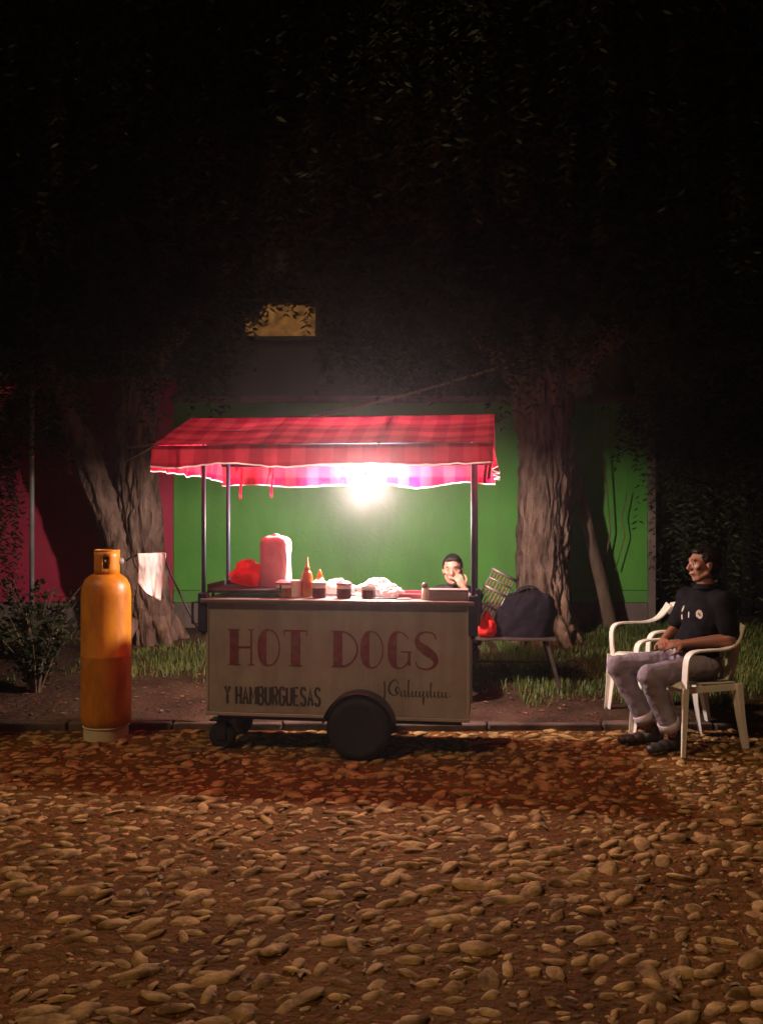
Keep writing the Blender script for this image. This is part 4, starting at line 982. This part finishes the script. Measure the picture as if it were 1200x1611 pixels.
# the man on the near chair ------------------------------------------------
F = Vector((-math.cos(R(20)), -math.sin(R(20)), 0)); Lf = Vector((math.sin(R(20)), -math.cos(R(20)), 0))   # Lf: his left, toward the road
HP = Vector((2.075, 6.165, 0)); SHOE_Z = .012
def P(f, l, z): return HP + F*f + Lf*l + Vector((0, 0, z))
body = MB()
hipL, hipR = P(.0,.095,.535), P(.0,-.095,.535); knL, knR = P(.43,.115,.51), P(.46,-.19,.53); anL, anR = P(.22,.10,.10), P(.25,-.10,.10)
chest = P(-.10,0,.86); neck = P(-.115,0,1.04); hd = P(-.095,0,1.205)
shL, shR = P(-.115,.185,.965), P(-.115,-.185,.965); elL, elR = P(-.09,.255,.735), P(-.05,-.25,.735); wrL, wrR = P(.135,.10,.70), P(.16,-.09,.695)
def torso(mb, g):
    mb.ell(P(-.02,0,.545), (.150+g,.165+g,.105+g), Matrix.Rotation(R(20), 3, 'Z'), 18, 12)
    mb.ell(P(-.04,0,.68), (.118+g,.155+g,.15+g), Matrix.Rotation(R(20), 3, 'Z'), 18, 12)
    mb.ell(P(-.10,0,.86), (.118+g,.175+g,.16+g), Matrix.Rotation(R(20), 3, 'Z'), 18, 12)
    mb.cap(P(-.125,.11,.975), P(-.125,-.11,.975), .062+g, .062+g); mb.cap(P(-.12,.14,.95), shL, .07+g, .066+g); mb.cap(P(-.12,-.14,.95), shR, .07+g, .066+g)
torso(body, 0)
body.cap(P(-.12,0,.98), P(-.10,0,1.12), .060, .056)
for (a, b, c) in ((shL, elL, wrL), (shR, elR, wrR)): body.cap(a, b, .050, .040); body.cap(b, b.lerp(c, .35), .042, .041); body.cap(b.lerp(c, .35), c, .041, .027)
for (a, b, c) in ((hipL, knL, anL), (hipR, knR, anR)): body.cap(a, b, .085, .058); body.cap(b, b.lerp(c, .35), .055, .055); body.cap(b.lerp(c, .35), c, .055, .038)
HM = frame(F*.95-Lf*.24+Vector((0,0,-.04)), (0,0,1), hd)
head_shapes(body, HM)
hand_shapes(body, wrL, (F*.75 - Lf*.62 + Vector((0,0,-.10))), (-F*.35-Lf*.5+Vector((0,0,-.6))), -1 if False else 1, .42)
hand_shapes(body, wrR, (F*.62 + Lf*.72 + Vector((0,0,.06))), (-F*.5-Lf*.1+Vector((0,0,-.7))), -1, .50)
man = remeshed(body, 'person', M['skin'], .0055, 9)
tag(man, 'seated person in black polo shirt and rolled jeans, hands together in lap', 'person')
head_extras(HM, man)
sh = MB(); torso(sh, .014)
sh.cap(shL, shL.lerp(elL, .72), .066, .066); sh.cap(shR, shR.lerp(elR, .72), .066, .066)
sh.cap(P(-.122,0,.985), P(-.112,0,1.045), .076, .068)
shirt = remeshed(sh, 'shirt', M['shirt'], .010, 5, man, .010, 9)
MB().lathe([(.066,0),(.080,-.018),(.083,-.030),(.078,-.032),(.062,.004)], n=24).build('collar', M['shirt'], shirt, smooth=True).matrix_local = frame(F, (0,0,1), P(-.105,0,1.075))
def chest_patch(l, z, rx, rz, ring=False):
    # small cloth badge lying on the chest
    c = None
    org = P(.35, l, z); best = None
    dirv = -F
    bpy.context.view_layer.update()
    hit, loc, nrm, _ = shirt.ray_cast(org, dirv)
    if not hit: return
    m4 = frame(nrm, (0,0,1), loc + nrm*.002)
    mb = MB()
    mb.lathe([(0,-.001),(rx,-.001),(rx,.001),(0,.001)], n=20)
    for i, v in enumerate(mb.v): mb.v[i] = tuple(m4 @ Vector((v[2], v[0], v[1]*rz/rx)))
    o = mb.build('badge', M['badge'], shirt)
    if ring:
        q = MB().lathe([(rx*.55,-.0015),(rx*.75,-.0015),(rx*.75,.0018),(rx*.55,.0018)], n=20)
        for i, v in enumerate(q.v): q.v[i] = tuple(m4 @ Vector((v[2]+.0008, v[0], v[1]*rz/rx)))
        q.build('emblem', M['shirt'], shirt) if False else None
        q2 = MB().box(-.004, .004, -.011, .011, -.0015, .0022)
        for i, v in enumerate(q2.v):
            a_ = R(40); y_ = v[0]*math.cos(a_)-v[1]*math.sin(a_); z_ = v[0]*math.sin(a_)+v[1]*math.cos(a_); q2.v[i] = tuple(m4 @ Vector((v[2]+.0008, y_, z_)))
        q2.build('emblem_stroke', M['blacktext'], shirt)
    return o
chest_patch(.085, .885, .024, .030, True); chest_patch(-.075, .905, .014, .024); chest_patch(-.082, .850, .011, .018); chest_patch(.005, .875, .006, .022)
tj = MB(); tj.ell(P(-.02,0,.545), (.168,.185,.118), Matrix.Rotation(R(20), 3, 'Z'), 18, 12)
for (a, b, c) in ((hipL, knL, anL), (hipR, knR, anR)):
    cu = b.lerp(c, .76); tj.cap(a, b, .098, .072); tj.cap(b, cu, .072, .066)
jeans = remeshed(tj, 'jeans', M['jeans'], .010, 4, man, .006, 14)
for (b, c) in ((knL, anL), (knR, anR)):
    q0 = b.lerp(c, .74); q1 = b.lerp(c, .86); ax = (q1-q0)
    MB().tube([q0, q0+ax*.05, q0+ax*.5, q1], [.070,.073,.073,.071], 20).build('cuff', M['cuff'], jeans, smooth=True)
tri_shoe(man, anL, F+Lf*.15); tri_shoe(man, anR, F-Lf*.25)

# the vendor behind the counter ---------------------------------------------
VX, VY = .600, 7.55; G0 = gz(VX, VY); SHOE_Z = G0
F = Vector((-.25, -1, 0)).normalized(); Lf = Vector((1, -.25, 0)).normalized(); HP = Vector((VX, VY, 0))
zz = -.05
st = thing('stool', 'low dark stool behind the cart under the vendor', 'stool', (VX, VY+.02, G0))
MB().lathe([(0,.24),(.16,.24),(.17,.25),(.17,.265),(.15,.273),(0,.275)], n=28).build('seat', M['wood_dark'], st, smooth=True)
for k in range(4):
    a = R(45+90*k); MB().tube([(.11*math.cos(a), .11*math.sin(a), .24), (.16*math.cos(a), .16*math.sin(a), -.005)], [.016,.012], 8).build('leg', M['wood_dark'], st)
body = MB(); b0 = G0 + .275
def torso2(mb, g):
    rz_ = Matrix.Rotation(math.atan2(F.y, F.x), 3, 'Z')
    mb.ell(P(.0,0,b0+.085), (.14+g,.17+g,.095+g), rz_, 18, 12); mb.ell(P(.02,0,b0+.23), (.105+g,.14+g,.15+g), rz_, 18, 12); mb.ell(P(.03,0,b0+.40), (.105+g,.155+g,.14+g), rz_, 18, 12)
    mb.cap(P(.02,.10,b0+.49), P(.02,-.10,b0+.49), .055+g, .055+g); mb.cap(P(.02,.12,b0+.47), P(.02,.165,b0+.465), .058+g, .054+g); mb.cap(P(.02,-.12,b0+.47), P(.02,-.165,b0+.465), .058+g, .054+g)
torso2(body, 0)
hd = P(.075, -.005, b0+.680)
body.cap(P(.02,0,b0+.50), P(.05,0,b0+.61), .052, .048)
shL, shR = P(.02,.165,b0+.465), P(.02,-.165,b0+.465)
elL, elR = P(.22,.20,b0+.34), P(.14,-.24,b0+.24); wrL, wrR = P(.19,.105,b0+.545), P(.33,-.06,b0+.20)
for (a, b, c) in ((shL, elL, wrL), (shR, elR, wrR)): body.cap(a, b, .045, .037); body.cap(b, b.lerp(c, .35), .038, .037); body.cap(b.lerp(c, .35), c, .037, .025)
hipL, hipR = P(.02,.09,b0+.075), P(.02,-.09,b0+.075); knL, knR = P(.42,.12,b0+.11), P(.42,-.12,b0+.11); anL, anR = P(.38,.12,G0+.09), P(.38,-.12,G0+.09)
for (a, b, c) in ((hipL, knL, anL), (hipR, knR, anR)): body.cap(a, b, .08, .055); body.cap(b, b.lerp(c, .35), .052, .052); body.cap(b.lerp(c, .35), c, .052, .036)
HM = frame(F+Lf*.08+Vector((0,0,-.08)), (-.06,0,1), hd)
head_shapes(body, HM)
hand_shapes(body, wrL, (Vector((0,0,.85))-Lf*.45+F*.05), (-F*.8-Lf*.4), -1, .85, .08, .95)
hand_shapes(body, wrR, (F*.6+Lf*.7), Vector((0,0,-1)), -1, .4)
ven = remeshed(body, 'person', M['skin2'], .0055, 8)
tag(ven, 'person in dark top behind the counter resting a hand against the mouth', 'person')
head_extras(HM, ven, True)
sh = MB(); torso2(sh, .014); sh.cap(shL, shL.lerp(elL, .75), .060, .058); sh.cap(shR, shR.lerp(elR, .75), .060, .058); sh.cap(P(.02,0,b0+.50), P(.03,0,b0+.555), .070, .062)
remeshed(sh, 'shirt', M['shirt2'], .010, 5, ven, .010, 9)
tj = MB(); tj.ell(P(.0,0,b0+.085), (.158,.188,.108), Matrix.Rotation(math.atan2(F.y, F.x), 3, 'Z'), 18, 12)
for (a, b, c) in ((hipL, knL, anL), (hipR, knR, anR)): tj.cap(a, b, .092, .068); tj.cap(b, b.lerp(c, .9), .068, .058)
remeshed(tj, 'trousers', M['shirt2'], .011, 4, ven, .010, 11)
tri_shoe(ven, anL, F); tri_shoe(ven, anR, F)

# ------------------------------------------------------------------ low table with bags behind the cart
tx, ty = 1.07, 7.55; t0 = gz(tx, ty)
tb = thing('low_table', 'low dark table right of the cart carrying the dark bag', 'table', (tx, ty, t0), R(-4))
TZ = .42
MB().box(-.34, .34, -.20, .20, TZ-.022, TZ).build('table_top', M['wood_dark'], tb, bevel=.004)
for sx in (-1, 1):
    for sy in (-1, 1):
        MB().sweep([(sx*.26, sy*.15, TZ-.0225), (sx*.37, sy*.17, -.01)], [(-.013,-.013),(.013,-.013),(.013,.013),(-.013,.013)], up=(0,1,0)).build('leg', M['wood_dark'], tb)
MB().tube([(-.30,0,.2),(.30,0,.2)], .010, 8).build('stretcher', M['wood_dark'], tb)
TT = t0+TZ+.0005
bag = thing('duffel_bag', 'big rounded dark bag slumped on the low table before the tree', 'bag', (1.155, 7.55, TT), R(-4))
def bagf(a, b):
    ph = 2*math.pi*a; th = math.pi*b*.5; c, s = math.cos(ph), math.sin(ph); e = .75
    q = math.cos(th)**.72; h = math.sin(th)
    w = 1+.16*noise.noise(Vector((c*1.4, s*1.4, h*2+3)))+.07*noise.noise(Vector((c*4, s*4, h*5)))+.03*noise.noise(Vector((c*11, s*11, h*12)))
    return (.25*q*w*(abs(c)**e*(1 if c > 0 else -1)) + .045*h, .16*q*w*(abs(s)**e*(1 if s > 0 else -1)), .36*h**.88*w + .014*math.sin(h*13+c*4)*q*h)
MB().grid(bagf, 90, 44).build('body', M['canvas'], bag, smooth=True)
MB().tube(spline([(-.07,-.05,.33),(-.06,-.06,.365),(.0,-.05,.395),(.07,-.04,.40),(.12,-.03,.375),(.13,-.02,.34)], 6), .009, 6).build('strap', M['plastic_dark'], bag, smooth=True)
rb = thing('plastic_bag', 'bright red plastic bag on the low table beside the cart corner', 'bag', (.84, 7.42, TT), 0)
lump('film', M['bag_red'], .085, .08, .17, 3.3, .25, .45, parent=rb)
MB().tube([(0,0,.165),(.006,.0,.182),(.022,-.004,.190)], [.012,.008,.014], 8).build('knot', M['bag_red'], rb, smooth=True)
rk = thing('slatted_rack', 'small tilted rack of pale bars between the vendor and the dark bag', 'rack', (.80, 7.725, TT), 0)
rm = Matrix.Rotation(R(28), 4, 'Y')
def rp(x, y_, z): return tuple(rm @ Vector((x, y_, z)) + Vector((0, 0, .052)))
for zz_ in (.33, .485): MB().tube([rp(-.115, 0, zz_), rp(.115, 0, zz_)], .013, 8).build('rail', M['rack'], rk, smooth=True)
for k in range(6): MB().tube([rp(-.075+.030*k, 0, .05), rp(-.075+.030*k, 0, .485)], .006, 6).build('bar', M['wicker'], rk, smooth=True)
for zz_ in (.05, .19, .41): MB().tube([rp(-.10, -.012, zz_), rp(.10, -.012, zz_)], .008, 6).build('cross_bar', M['rack'], rk, smooth=True)
for s in (-1, 1): MB().tube([rp(s*.098, 0, .0), rp(s*.098, 0, .49)], .008, 6).build('side_bar', M['rack'], rk, smooth=True)

# ------------------------------------------------------------------ thin pinkish haze added to give the bulb a glow
hz = MB().box(-42, 42, -22, 62, -1.2, 11.5).build('haze', M['soil']); tag(hz, kind='stuff')
hm = bpy.data.materials.new('haze'); hm.use_nodes = True; nt = hm.node_tree; nt.nodes.remove(nt.nodes['Principled BSDF'])
pv = nt.nodes.new('ShaderNodeVolumePrincipled'); pv.inputs['Color'].default_value = (.92, .78, .86, 1); pv.inputs['Density'].default_value = .0052; pv.inputs['Anisotropy'].default_value = .91
nt.links.new(pv.outputs[0], nt.nodes['Material Output'].inputs['Volume'])
hz.data.materials.clear(); hz.data.materials.append(hm)
